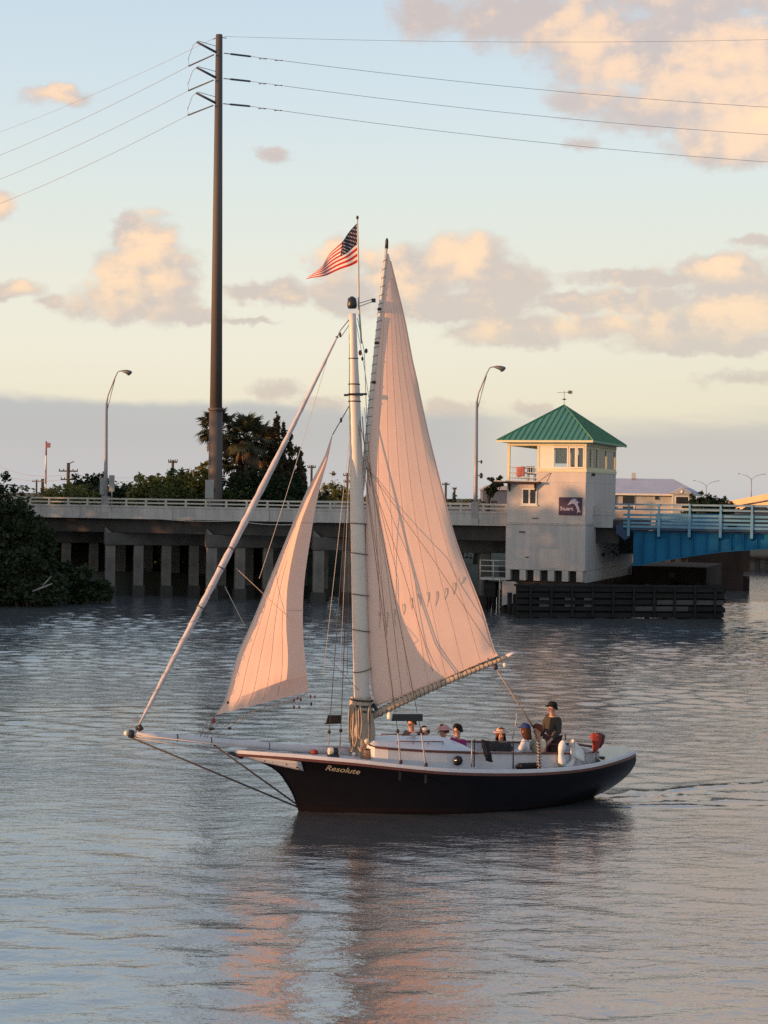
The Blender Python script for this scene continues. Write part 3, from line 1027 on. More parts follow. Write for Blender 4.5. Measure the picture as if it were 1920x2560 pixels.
# ---------------------------------------------------------------- sails
def grid_sail(rows3, nu, ub=None, bulge=0.0, nsub=5):
    """rows of [luff, (bound,) leech] points lofted to a fine grid"""
    fine = []
    n = len(rows3)
    for i in range(n - 1):
        for k in range(nsub):
            t = k / nsub
            a = [smoothrow(rows3, i, t, j) for j in range(len(rows3[0]))]
            fine.append(a)
    fine.append([Vector(p) for p in rows3[-1]])
    g = []
    for ri, r in enumerate(fine):
        row = []
        v = ri / (len(fine) - 1)
        for k in range(nu + 1):
            u = k / nu
            if ub is None:
                p = r[0].lerp(r[1], u)
                chord = (r[1] - r[0]).length
                p = p + Vector((0, -1, 0)) * bulge * chord * (math.sin(math.pi * u ** .8)) * (1 - max(0, v - .85) / .15 * .6)
            else:
                p = r[0].lerp(r[1], u / ub) if u <= ub else r[1].lerp(r[2], (u - ub) / (1 - ub))
            row.append(p)
        g.append(row)
    return g


def smoothrow(rows, i, t, j):
    P = [Vector(rows[max(0, min(len(rows) - 1, i + d))][j]) for d in (-1, 0, 1, 2)]
    m1, m2 = (P[2] - P[0]) / 2, (P[3] - P[1]) / 2
    return (2 * t ** 3 - 3 * t ** 2 + 1) * P[1] + (t ** 3 - 2 * t ** 2 + t) * m1 + (-2 * t ** 3 + 3 * t ** 2) * P[2] + (t ** 3 - t ** 2) * m2


MAIN = [
    [(1.963, 0.000, 13.047), (2.009, 0.000, 13.049)], [(1.869, 0.000, 12.041), (2.259, -0.070, 12.075)], [(1.789, 0.000, 11.276), (2.412, -0.158, 11.377)], [(1.689, 0.000, 10.294), (2.567, -0.280, 10.471)],
    [(1.611, 0.000, 9.314), (2.773, -0.420, 9.547)], [(1.557, 0.000, 8.335), (2.937, -0.578, 8.678)], [(1.537, 0.000, 7.357), (3.099, -0.735, 7.813)], [(1.540, 0.000, 6.379), (3.265, -0.910, 7.039)],
    [(1.566, 0.000, 5.400), (3.463, -1.085, 6.290)], [(1.603, 0.000, 4.420), (3.695, -1.260, 5.513)], [(1.663, 0.000, 3.439), (3.962, -1.400, 4.736)], [(1.730, 0.000, 2.783), (4.124, -1.505, 4.206)],
    [(1.850, 0.000, 2.387), (4.288, -1.575, 3.696)],
]
mg = grid_sail(MAIN, 28, None, .075, 4)
# cloth wrinkles: fine folds running from the foot and the luff
for i, row in enumerate(mg):
    for j, p in enumerate(row):
        u, v = j / 28, i / (len(mg) - 1)
        amp = .010 * math.sin(math.pi * min(1, u * 1.2)) if 0 < u < 1 else 0
        p.y += amp * math.sin(u * 46 + v * 5 + 1.3 * math.sin(v * 7)) * (.12 + .88 * v * v) * (1 - .6 * u)
        if u > .9 and .3 < v < 1:                       # the leech curls a little away from the sun
            p.y += (u - .9) * 10 * (.05 + .045 * math.sin(v * 21))
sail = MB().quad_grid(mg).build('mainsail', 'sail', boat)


def on_sail(g, u, v, off=-.006):
    nr, nc = len(g) - 1, len(g[0]) - 1
    i, j = min(int(v * nr), nr - 1), min(int(u * nc), nc - 1)
    fv, fu = v * nr - i, u * nc - j
    p = g[i][j].lerp(g[i][j + 1], fu).lerp(g[i + 1][j].lerp(g[i + 1][j + 1], fu), fv)
    return p + Vector((0, off, 0))


def seam(mb, g, f, w, n=40):
    """a narrow ribbon lying on the sail along f(t) = (u, v)"""
    rows = []
    for k in range(n + 1):
        u, v = f(k / n)
        c = on_sail(g, max(0, min(1, u)), max(0, min(1, v)))
        rows.append([c + Vector((-w, 0, 0)), c + Vector((w, 0, 0))])
    mb.quad_grid(rows)


sm = MB()
for k in range(1, 7):                                   # cloth seams run parallel to the leech
    t0 = k / 7
    seam(sm, mg, lambda t, t0=t0: (t0 + .02 * (1 - t), .12 + .88 * t if t0 < .5 else .05 + .95 * t), .0055, 48)
sm.build('seam', 'sail_seam', sail)
lp = MB()
seam(lp, mg, lambda t: (.985, .02 + .97 * t), .018, 60)
seam(lp, mg, lambda t: (.012, .02 + .97 * t), .014, 60)
rows = []
for k in range(41):
    c = on_sail(mg, k / 40, .992)
    rows.append([c + Vector((0, -.002, .014)), c + Vector((0, -.002, -.02))])
lp.quad_grid(rows)
lp.build('bolt_rope', 'sail_seam', sail)
for i, u in enumerate([.10, .17, .24, .32, .40, .48, .56, .64, .73, .82, .90]):
    v = .742 + .006 * math.sin(i)
    a = on_sail(mg, u, v, -.012)
    ln = .34 + .16 * random.random()
    pts = [a + Vector((.045 * k / 5 + .02 * math.sin(k + i), -.018 - .01 * math.sin(k), -ln * k / 5)) for k in range(6)]
    MB().tube(pts, [.010, .009, .007, .006, .005, .004], 5).build('reef_point', 'rope', sail)

# jib, sharply creased where the leech and foot fold away from the sun
JIB = [
    [(0.678, 0.000, 8.726), (0.675, -0.030, 8.725), (0.686, -0.030, 8.725)], [(0.549, 0.000, 8.335), (0.554, -0.060, 8.334), (0.603, -0.045, 8.335)],
    [(0.446, 0.000, 8.099), (0.479, -0.120, 8.098), (0.541, -0.075, 8.100)], [(0.023, 0.000, 7.284), (0.126, -0.180, 7.286), (0.338, -0.045, 7.288)],
    [(-0.302, 0.000, 6.503), (-0.180, -0.285, 6.510), (0.204, -0.045, 6.507)], [(-0.782, 0.000, 5.347), (-0.443, -0.435, 5.369), (0.018, -0.150, 5.352)],
    [(-1.176, 0.000, 4.382), (-0.521, -0.630, 4.423), (-0.058, -0.330, 4.395)], [(-1.505, 0.000, 3.634), (-0.517, -0.825, 3.713), (-0.051, -0.510, 3.676)],
    [(-1.791, 0.000, 2.576), (-0.566, -0.930, 3.182), (-0.022, -0.630, 3.211)], [(-2.002, 0.000, 2.289), (-0.492, -0.300, 2.680), (0.150, -0.150, 2.795)],
]
jg = grid_sail(JIB, 24, .68, 0, 5)
# keep the foot fold crisp: the last band is straight, everything above is faired
nb = 5
for i in range(len(jg) - nb - 1, len(jg)):
    t = (i - (len(jg) - nb - 1)) / nb
    for j in range(25):
        jg[i][j] = jg[len(jg) - nb - 1][j].lerp(Vector(jg[-1][j]), t) if 0 < t < 1 else jg[i][j]
for i, row in enumerate(jg):
    for j, p in enumerate(row):
        u, v = j / 24, i / (len(jg) - 1)
        if 0 < u < .68: p.y += .010 * math.sin(u * 40 + v * 4) * v
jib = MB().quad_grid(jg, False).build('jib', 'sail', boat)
for pgn in jib.data.polygons: pgn.use_smooth = True
jib.data.set_sharp_from_angle(angle=R(22))
sm = MB()
for k in range(1, 5):
    t0 = .68 * k / 4.6
    seam(sm, jg, lambda t, t0=t0: (t0 + .02 * t, .15 + .12 * k + (.83 - .12 * k) * t), .007, 40)
for v0 in (.42, .63):
    rows = []
    for k in range(13):
        c = on_sail(jg, .68 + .32 * k / 12, v0)
        rows.append([c + Vector((0, -.002, .009)), c + Vector((0, -.002, -.009))])
    sm.quad_grid(rows)
sm.build('seam', 'sail_seam', jib)
MB().tube([on_sail(jg, 0, k / 20, -.002) for k in range(21)], .013, 6).build('luff_rope', 'rope_pale', jib)
for c in ((.04, .90),):
    a = on_sail(jg, *c, -.01)
    MB().lathe([(.001, 0), (.03, 0), (.03, .01), (.001, .01)], a, 10, Matrix.Rotation(R(90), 3, 'X')).build('corner_grommet', 'iron', jib)

# the other headsail, rolled up on its stay
f0, f1 = Vector((-3.761, 0.000, 2.119)), Vector((0.846, 0.000, 11.191))
pts, rr = [], []
for k in range(61):
    t = k / 60
    p = f0.lerp(f1, t) + Vector((0, 0, -.10 * 4 * t * (1 - t)))
    pts.append(p)
    rr.append(interp(t, [(0, .026), (.10, .052), (.25, .068), (.38, .078), (.44, .084), (.455, .060), (.47, .080), (.62, .076), (.75, .054), (.85, .042), (.93, .032), (.985, .02), (1, .012)])
              * (1 + .07 * math.sin(k * 2.1) + .05 * math.sin(k * 3.7)))
fsl = MB().tube(pts, rr, 12).build('furled_headsail', 'furled', boat)
for t in (.452, .40, .31, .985):
    i = int(t * 60)
    MB().torus(pts[i], rr[i] + .01, .012, (f1 - f0).to_track_quat('Z', 'Y').to_matrix(), 14, 6).build('sail_tie', 'block', fsl)
hx = MB()
hx.tube([pts[0].lerp(pts[-1], .02 + .5 * k / 160) + Vector((0, 0, -.10 * 4 * (.02 + .5 * k / 160) * (.98 - .5 * k / 160))) + Vector((math.cos(k * .45), math.sin(k * .45), 0)) * (.055 + .04 * math.sin(math.pi * min(1, k / 150))) for k in range(161)], .005, 4, False)
hx.build('furling_line', 'rope_pale', fsl)
MB().tube([f0, f0 + Vector((.05, 0, -.12))], [.05, .07], 10).build('furling_drum', 'block', fsl)

# gaff and boom with their lacings
g0, g1 = Vector((1.443, 0.030, 7.464)), Vector((1.956, 0.000, 13.187))
gaff = MB().tube([g0.lerp(g1, k / 12) for k in range(13)], [interp(k / 12, [(0, .05), (.3, .062), (.7, .055), (1, .03)]) for k in range(13)], 12).build('gaff', 'mast', boat)
MB().tube([g1 - Vector((0, 0, .02)), g1 + Vector((.005, 0, .16)), g1 + Vector((.01, 0, .22))], [.042, .040, .02], 8).build('peak_iron', 'iron', gaff)
for c, r in ((Vector((1.805, 0.000, 11.734)), .058), (Vector((1.748, 0.000, 10.938)), .062), (Vector((1.681, 0.000, 10.012)), .065)):
    MB().ball(tuple(c), r, 8, (1.1, 1.1, .8)).build('gaff_block', 'block', gaff)
lc = MB()
for k in range(26):
    t = .05 + .93 * k / 26
    c = g0.lerp(g1, t)
    r = interp(t, [(0, .05), (.3, .062), (.7, .055), (1, .03)]) + .006
    lc.tube([c + Vector((r * math.cos(a), r * math.sin(a), .10 * (a / 6.28) - .05)) for a in [2 * math.pi * j / 10 for j in range(11)]], .007, 4, False)
lc.build('lacing', 'rope_dark', gaff)
b0, b1 = Vector((1.699, -0.050, 2.179)), Vector((4.524, -1.620, 3.696))
bmid = b0.lerp(b1, .5) + Vector((0, 0, .03))
def boom_pt(t): return (b0.lerp(b1, t) + Vector((0, 0, .06 * 4 * t * (1 - t) - .03)))
boom = MB().tube([boom_pt(k / 14) for k in range(15)], [interp(k / 14, [(0, .085), (.2, .095), (.7, .075), (1, .05)]) for k in range(15)], 12).build('boom', 'canvas', boat)
lc = MB()
for k in range(30):
    t = .05 + .92 * k / 30
    c = boom_pt(t)
    r = interp(t, [(0, .085), (.2, .095), (.7, .075), (1, .05)]) + .008
    lc.tube([c + Vector((.10 * (a / 6.28) - .05, r * math.cos(a), r * math.sin(a))) for a in [2 * math.pi * j / 10 for j in range(11)]], .010, 4, False)
lc.build('lacing', 'rope_dark', boom)
for k in range(11):
    t = .14 + .80 * k / 10
    a, c = on_sail(mg, min(1, t * .97), 1.0, 0), boom_pt(t) + Vector((0, 0, .06))
    MB().tube([a + Vector((0, 0, .05)), a + Vector((.02, -.02, 0)), c], .012, 5).build('foot_hank', 'rope_dark', boom)
wl = MB().quad_grid([[boom_pt(.99) + Vector((-.02, y, .02 + .03 * math.cos(y * 20))), boom_pt(.99) + Vector((.16, y, .11)), boom_pt(.99) + Vector((.40, y, .10)), boom_pt(.99) + Vector((.46, y, .06))] for y in (-.09, -.03, .03, .09)])
solid(wl.build('boom_end_flap', 'furled', boom), .02)
MB().ball(tuple(boom_pt(.955) + Vector((.05, -.05, -.13))), .06, 8, (.8, .8, 1)).build('boom_light', 'lampglass', boom)
MB().ball(tuple(boom_pt(.91) + Vector((0, 0, -.13))), .07, 8, (.9, .6, 1.1)).build('sheet_block', 'block', boom)
ms0 = boom_pt(.91) + Vector((.02, 0, -.18))
for e in ((5.98, -.25, 1.55), (6.1, -.05, 1.42)):
    MB().tube([ms0, e], .013, 6).build('main_sheet', 'rope', boat)


# stays, shrouds, halyards and running lines
def line(name, m, pts, r=.008):
    return MB().tube(pts, r, 5).build(name, m, boat)


hounds = Vector((1.263, 0.000, 9.737))
line('forestay', 'rope_dark', [f1, mp(11.55)], .011)
line('forestay', 'rope_dark', [f1 + Vector((.02, 0, -.15)), mp(11.45)], .008)
for k, o_ in enumerate((f1 - Vector((0, 0, .1)),)):
    MB().ball(tuple(o_), .05, 8, (.6, .6, 1.3)).build('halyard_block', 'block', boat)
jh = Vector((0.689, 0.000, 8.748))
line('jib_stay', 'rope_dark', [jh, jh.lerp(hounds, .4), hounds], .011)
MB().ball(tuple(jh.lerp(hounds, .36)), .045, 8, (.7, .7, 1.4)).build('halyard_block', 'block', boat)
MB().ball(tuple(hounds + Vector((-.03, -.03, -.03))), .075, 8, (.8, .8, 1.3)).build('hound_block', 'block', boat)
line('topping_lift', 'rope_pale', sag(f1 + Vector((-.2, .1, -.4)), Vector((-0.943, 0.300, 5.390)), .1), .006)
# starboard and port shrouds through their light boards
ST = [((1.067, 1.250, 0.911), (1.071, 1.200, 1.643)), ((1.349, 1.250, 0.920), (1.363, 1.200, 1.672))]
PT = [((2.021, -1.350, 1.279), (1.944, -1.320, 1.981)), ((2.609, -1.420, 1.203), (2.492, -1.360, 1.970))]
for S_, sd_ in ((ST, 1), (PT, -1)):
    for lo, hi in S_:
        lo, hi = Vector(lo), Vector(hi)
        line('shroud', 'rope_dark', [hi, mp(9.75)], .009)
        line('lanyard', 'rope_pale' if sd_ < 0 else 'rope', [lo + Vector((.012, 0, .02)), hi], .010)
        line('lanyard', 'rope_pale' if sd_ < 0 else 'rope', [lo - Vector((.02, 0, -.02)), hi], .010)
        MB().ball(tuple(hi), .048, 8, (1, .6, 1.1)).build('deadeye', 'block', boat)
        MB().ball(tuple(lo), .05, 8, (1, .6, 1.1)).build('deadeye', 'block', boat)
        yb = sd_ * (hb(lo.x, Zs(lo.x) - .2) + .03)
        if sd_ < 0:
            MB().bar(lo, (lo.x + .01, yb, Zs(lo.x) - .30), .05, .02, up=(0, 1, 0)).build('chain_plate', 'black', boat)
o = MB().prism([(1.004, 1.220, 1.855), (1.377, 1.220, 1.843), (1.374, 1.220, 2.037), (1.052, 1.220, 2.046)], (0, .06, 0)).build('light_board', 'black', boat)
MB().box(tuple(Vector((0.964, 1.220, 1.846)) - Vector((0, .03, .01))), tuple(Vector((1.367, 1.220, 1.853)) + Vector((0, .12, .0)))).build('board_shelf', 'black', o)
o = MB().prism([(1.791, -1.360, 2.220), (2.537, -1.360, 2.198), (2.535, -1.360, 2.363), (1.827, -1.360, 2.383)], (0, .06, 0)).build('light_board', 'black', boat)
MB().prism([(1.795, -1.370, 2.385), (2.531, -1.370, 2.364), (2.531, -1.370, 2.387), (1.814, -1.370, 2.407)], (0, .1, 0)).build('board_shelf', 'cap', o)
MB().lathe([(.001, -.08), (.055, -.08), (.062, -.04), (.062, .05), (.03, .08), (.001, .08)], (1.728, -1.370, 2.351), 12).build('side_light', 'lampglass', o)
# lazy lines that cross in front of and behind the mainsail
for a_, b_ in (((1.531, -0.060, 8.008), (4.099, -1.580, 3.892)), ((1.492, -0.070, 8.115), (2.916, -0.950, 3.294)), ((1.537, -0.060, 7.574), (2.185, -0.300, 2.481)), ((1.446, -0.050, 9.415), (1.767, -0.500, 4.563)),
               ((1.578, -0.050, 8.117), (2.284, -0.600, 2.731))):
    A_, B_ = Vector(a_), Vector(b_)
    line('lazy_jack', 'rope_dark', [A_, A_.lerp(B_, .5) + Vector((.0, -.20, 0)), B_], .0055)
line('halyard', 'rope_pale', [mp(11.5) + Vector((.12, .0, 0)), (1.443, 0.000, 10.719), (1.523, 0.000, 9.149)], .009)
line('halyard', 'rope_pale', [mp(11.4) + Vector((.1, .05, 0)), (1.415, 0.050, 10.613), (1.589, 0.050, 9.642)], .007)
for c, r in ((((1.341, 0.000, 10.693)), .055), (((1.488, 0.000, 10.742)), .05), (((1.399, 0.000, 10.555)), .04)):
    MB().ball(c, r, 8, (.8, .7, 1.25)).build('halyard_block', 'redblock' if r > .05 else 'block', boat)
line('peak_halyard', 'wire', [mp(9.2) + Vector((.15, -.1, 0)), (1.482, -0.100, 8.115), (1.604, -0.100, 7.575)], .012)
# backstay-like thin lines left of the mast, and the line across the jib
line('running_stay', 'rope_pale', [hounds + Vector((0, .2, -.1)), (0.887, 1.150, 3.003)], .006)
line('running_stay', 'rope_pale', [hounds + Vector((0, .3, -.1)), (1.340, 1.250, 2.983)], .006)
line('running_stay', 'rope_dark', [hounds + Vector((0, .4, -.3)), (1.522, 1.250, 2.979)], .006)
line('lift_line', 'rope', [(-1.584, -0.060, 5.654), (-0.146, -0.750, 4.228), (1.470, -0.100, 2.701)], .007)
line('lift_line', 'rope_pale', [(-1.826, 0.000, 5.231), (-1.352, -0.030, 4.313)], .007)
# jib sheets, tackles and the tack gear on the bowsprit
clew = Vector((0.147, -0.160, 2.777))
line('jib_sheet', 'rope', [(-1.802, 0.000, 2.018), (-1.055, 0.000, 2.382), (-0.084, -0.100, 2.637), tuple(clew)], .010)
line('jib_sheet', 'rope', [(-1.801, 0.000, 1.954), (-1.053, 0.000, 2.290), (-0.179, -0.100, 2.584)], .007)
for c, r, m in (((-0.185, -0.120, 2.596), 0.034, 'redblock'), ((-0.099, -0.120, 2.649), 0.03, 'redblock'), ((-0.022, -0.120, 2.610), 0.034, 'redblock'), ((-0.183, -0.120, 2.438), 0.036, 'redblock'), ((-0.058, -0.120, 2.435), 0.03, 'redblock'), ((0.230, -0.120, 2.501), 0.036, 'block'), ((0.208, -0.120, 2.669), 0.034, 'redblock'), ((0.314, -0.120, 2.666), 0.03, 'redblock')):
    MB().ball(c, r, 8, (.8, .6, 1.3)).build('jib_tackle', m, boat)

MB().ball((-2.047, 0.000, 2.171), .065, 8, (.8, .7, 1.1)).build('tack_block', 'redblock', boat)
MB().ball((-2.091, 0.000, 1.981), .06, 8, (1.3, .6, .6)).build('tack_block', 'block', boat)
MB().ball((-1.671, 0.000, 1.977), .042, 8, (1.2, .7, .8)).build('tack_block', 'block', boat)
for a_, b_ in (((-2.046, 0.000, 2.126), (-2.283, 0.000, 1.768)), ((-2.187, 0.000, 2.185), (-2.354, 0.020, 1.804)), ((-2.109, 0.000, 1.963), (-2.234, -0.030, 1.734)), ((-2.170, 0.030, 2.107), (-2.063, 0.000, 1.943))):
    line('tack_lashing', 'wire', [a_, b_], .012)
line('sheet_fall', 'wire', [(-3.781, 0.000, 2.078), (-3.895, 0.000, 1.829)], .014)
line('sheet_fall', 'wire', [(-3.961, 0.000, 2.056), (-3.784, 0.000, 2.339)], .010)
MB().ball((-3.789, 0.000, 2.051), .055, 8, (1.1, .7, .9)).build('furling_block', 'block', boat)
# stanchions, life lines and the rest of the deck gear
stan = []
for top_, bot_, m in (((3.839, -1.300, 1.733), (3.815, -1.360, 1.093), 'iron'), ((3.779, -1.300, 1.717), (3.755, -1.360, 1.095), 'galv'), ((4.823, -1.280, 1.661), (4.799, -1.360, 1.018), 'iron'),
                      ((5.501, -1.220, 1.649), (5.508, -1.300, 0.981), 'iron'), ((7.164, -0.850, 1.590), (7.141, -0.920, 0.955), 'galv')):
    MB().tube([bot_, top_], .017, 8).build('stanchion', m, boat)
line('life_line', 'wire', [(3.839, -1.300, 1.715), (4.823, -1.280, 1.642), (5.502, -1.220, 1.620)], .006)
line('life_line', 'wire', [(3.831, -1.330, 1.441), (4.811, -1.320, 1.367), (5.505, -1.270, 1.335)], .006)
pts = [Vector((5.497, -1.230, 1.631)) + (Vector((5.507, -1.300, 1.000)) - Vector((5.497, -1.230, 1.631))) * (k / 60) + Vector((.045 * math.cos(k * .9), .045 * math.sin(k * .9), 0)) for k in range(61)]
MB().tube(pts, .013, 5).build('wound_rope', 'rope', boat)
MB().tube([(5.684, 0.800, 1.375), (5.744, 0.800, 1.650), (5.803, 0.800, 1.986)], [.016, .014, .012], 6).build('whip_aerial', 'rail_pale', boat)
MB().tube([(5.760, 0.800, 1.987), (5.857, 0.800, 1.974)], .012, 6).build('aerial_head', 'rail_pale', boat)
wn = MB().lathe([(.10, 0), (.10, .02), (.07, .04), (.06, .10), (.075, .12), (.075, .14), (.001, .145)], (7.358, -0.800, 0.986), 12)
wn.build('sheet_winch', 'black', boat)
MB().tube([(7.280, -0.850, 1.006), (7.643, -0.720, 1.011), (7.971, -0.600, 1.030)], [.03, .028, .02], 6).build('mooring_chock', 'black', boat)
MB().lathe([(.07, 0), (.09, .01), (.085, .08), (.06, .10), (.001, .11)], (0.329, -0.100, 1.325), 12).build('anchor_cap', 'fabric_red', boat)
drum = MB().lathe([(.001, -.11), (.075, -.11), (.085, -.09), (.085, .0)], (0.699, -0.350, 1.423), 14, Matrix.Rotation(R(90), 3, 'Y')).build('windlass_drum', 'lampglass', boat)
MB().lathe([(.088, .0), (.088, .10), (.07, .12), (.001, .12)], (0.699, -0.350, 1.423), 14, Matrix.Rotation(R(90), 3, 'Y')).build('drum_end', 'block', drum)
MB().lathe([(.15, 0), (.14, .05), (.10, .09), (.001, .10)], (0.710, -0.350, 1.284), 12).build('windlass_base', 'iron', boat)
MB().ball((1.55, -.26, 1.62), .075, 10, (1, 1, 1.1)).build('mast_lamp', 'lampglass', boat)


# ================================================================== bridge, control house, fender
# frame of the bridge: x runs along the fascia (left to right, coming nearer), y across it (away from the camera)
BR_LOC, BR_RZ = (8.0, 109.2, 0.0), R(-18)
bridge = empty('road_bridge', BR_LOC, BR_RZ, 'low grey concrete road bridge with a pale two-rail parapet on many short piers', 'bridge')
X0, X1 = -75.0, 7.2
PN = 7.2


def shared(names_pts, name, mesh, m, parent, rz=0):
    """copies of one mesh at many places"""
    mesh.materials.append(M[m])
    out = []
    for p in names_pts:
        o = put(name, mesh, parent, p)
        o.rotation_euler.z = rz
        out.append(o)
    return out


pm = MB().box((0.012, 0, 5.52), (PN - .012, .30, 6.43)).box((0.012, -.035, 6.30), (PN - .012, -.001, 6.43)).box((.012, -.05, 5.50), (PN - .012, -.001, 5.62)).mesh('parapet')
nP = 11
shared([(X1 - 2.2 - PN * (i + 1), 0, 0) for i in range(nP)], 'parapet_panel', pm, 'conc_rail', bridge)
MB().box((X1 - 2.19, 0, 5.52), (X1 - .3, .30, 6.43)).box((X1 - 2.19, -.035, 6.30), (X1 - .3, -.001, 6.43)).build('parapet_panel', 'conc_rail', bridge)
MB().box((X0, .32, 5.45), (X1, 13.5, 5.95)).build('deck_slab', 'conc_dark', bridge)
MB().box((X0, .33, 5.951), (X1, 13.2, 6.0)).build('roadway', 'asphalt', bridge)
MB().box((X0, 13.5, 5.5), (X1, 13.8, 6.5)).build('far_parapet', 'conc', bridge)
for k in range(5):
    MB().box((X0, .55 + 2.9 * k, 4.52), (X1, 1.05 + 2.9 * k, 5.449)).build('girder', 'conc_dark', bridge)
for yy in (0, 13.55):
    for z, h in ((6.88, .11), (6.62, .10)):
        MB().box((X0, yy + .06, z - h / 2), (X1 - .3, yy + .17, z + h / 2)).build('hand_rail', 'rail_pale' if yy == 0 else 'conc', bridge)
    pmesh = MB().box((-.055, .04, 6.43), (.055, .19, 6.94)).box((-.09, .03, 6.425), (.09, .20, 6.47)).mesh('post')
    shared([(X1 - 1.2 - 1.52 * i, yy, 0) for i in range(53 if yy == 0 else 30)], 'rail_post', pmesh, 'rail_pale', bridge)
# a loose cable drooping under the fascia
MB().tube(sag((-19.0, -.03, 5.5), (-13.2, -.03, 5.5), .22, 14), .025, 5).build('drooping_cable', 'rail_pale', bridge)
MB().tube(sag((-24.5, -.03, 5.5), (-19.0, -.03, 5.5), .08, 14), .025, 5).build('drooping_cable', 'rail_pale', bridge)

# piers: a cap on a row of square columns, skewed to the bridge along the channel
c18, s18 = math.cos(R(18)), math.sin(R(18))
SK_ = R(15 + 18)                                     # direction of the caps in the bridge frame
cd = Vector((math.cos(SK_), math.sin(SK_), 0))
capm = MB().box((0, -.42, 3.62), (15.5, .42, 4.50)).mesh('cap')
capm.materials.append(M['cap_conc'])
capm_s = MB().box((0, -.42, 3.62), (4.0, .42, 4.50)).mesh('cap')
capm_s.materials.append(M['cap_conc'])
colm = MB()
colm.box((-.34, -.30, -.6), (.34, .30, 3.61))
colm = colm.mesh('column')
colm.materials.append(M['pile'])
footm = MB().box((-.42, -.40, -.6), (.42, .40, .75)).mesh('foot')
footm.materials.append(M['conc_dark'])
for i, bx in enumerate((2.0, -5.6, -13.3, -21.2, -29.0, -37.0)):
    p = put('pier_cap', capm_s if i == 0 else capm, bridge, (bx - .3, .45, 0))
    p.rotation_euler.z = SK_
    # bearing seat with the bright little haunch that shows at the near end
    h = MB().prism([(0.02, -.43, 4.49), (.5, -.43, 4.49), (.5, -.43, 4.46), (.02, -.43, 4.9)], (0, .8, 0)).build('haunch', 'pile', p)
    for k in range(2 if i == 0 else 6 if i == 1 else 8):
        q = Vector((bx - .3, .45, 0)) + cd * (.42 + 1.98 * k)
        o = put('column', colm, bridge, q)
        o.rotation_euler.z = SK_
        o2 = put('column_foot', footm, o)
for o in bridge.children:
    if o.name.startswith(('pier_cap', 'column')): bevel(o, .03, 1)


# ------------------------------------------------------------------ street lamps on the parapet
def street_lamp(loc, label):
    r = empty('street_lamp', loc, BR_RZ, label, 'street lamp', 'street lamps standing on the bridge parapet')
    MB().tube([(0, 0, -3.35), (0, 0, -1.0), (0, 0, 4.35)], [.155, .14, .085], 10).build('pole', 'galv', r)
    MB().box((-.26, -.24, -3.75), (.26, .26, -3.3)).build('base_bracket', 'conc_rail', r)
    MB().box((-.22, -.18, -3.3), (.22, .25, -2.2)).build('base_cover', 'galv', r)
    top_ = [(0, 0, 4.3), (.10, .0, 4.9), (.62, .06, 6.2), (.80, .08, 6.55), (.98, .1, 6.62), (1.12, .12, 6.62)]
    MB().tube(top_, [.055, .05, .045, .04, .04, .04], 8).build('arm', 'galv', r)
    MB().tube([(.02, 0, 3.75), (.26, .03, 4.75), (.60, .06, 6.05)], .03, 6).build('brace', 'galv', r)
    hd = MB()
    rows = []
    for x, w, z0, z1 in ((1.05, .05, 6.58, 6.66), (1.25, .15, 6.5, 6.70), (1.55, .19, 6.36, 6.70), (1.78, .16, 6.38, 6.64), (1.86, .06, 6.48, 6.58)):
        rows.append([(x, .12 + w * math.cos(a), (z0 + z1) / 2 + (z1 - z0) / 2 * math.sin(a)) for a in [2 * math.pi * k / 10 for k in range(10)]])
    hd.quad_grid(rows, True, True)
    o = hd.build('lamp_head', 'lamphead', r)
    MB().ball((1.62, .12, 6.36), .11, 8, (1.2, 1, .6)).build('lamp_lens', 'darkglass', o)
    return r


lampA = street_lamp((0, 0, 0), 'tall grey street lamp on the bridge between the sloop and the control tower')
lampA.location = Vector((5.979, 110.000, 8.984))
lampA.location.z = 9.25
lampB = copy_tree(lampA)
lampB['label'] = 'tall grey street lamp on the bridge left of the huge steel pole'
lampB.location = Vector((-19.642, 118.400, 8.745))
lampB.location.z = 9.25
# two small fittings clamped on the right-hand lamp
for z, r_, nm_ in ((.35, .10, 'clamp_light'), (-.55, .16, 'clamp_light')):
    MB().tube([(0, -.05, z), (.32, -.08, z + .1)], .025, 6).build('clamp_arm', 'iron', lampA)
    MB().ball((.38, -.08, z + .06), r_, 8, (.8, .8, 1.25)).build(nm_, 'iron', lampA)

# ------------------------------------------------------------------ road signs seen from behind
def sign_back(name, p, w, h, post, label, shape=None):
    r = empty(name, p, BR_RZ, label, 'road sign', 'backs of road signs along the bridge rail')
    MB().box((-w / 2, 0, 0), (w / 2, .02, h)).build('plate', 'sign_back', r)
    MB().box((-.03, .021, -post), (.03, .07, h)).build('post', 'galv', r)
    return r


sign_back('road_sign', (-19.069, 117.500, 7.383), .42, 1.15, 1.4, 'pale back of a tall road sign just right of the left street lamp')
sign_back('road_sign', (-19.906, 118.500, 7.176), .36, 1.2, 1.0, 'grey back of a road sign just left of the left street lamp')
sign_back('road_sign', (-11.821, 113.500, 7.014), .62, 1.25, .6, 'small white sign plate in front of the foot of the huge steel pole')

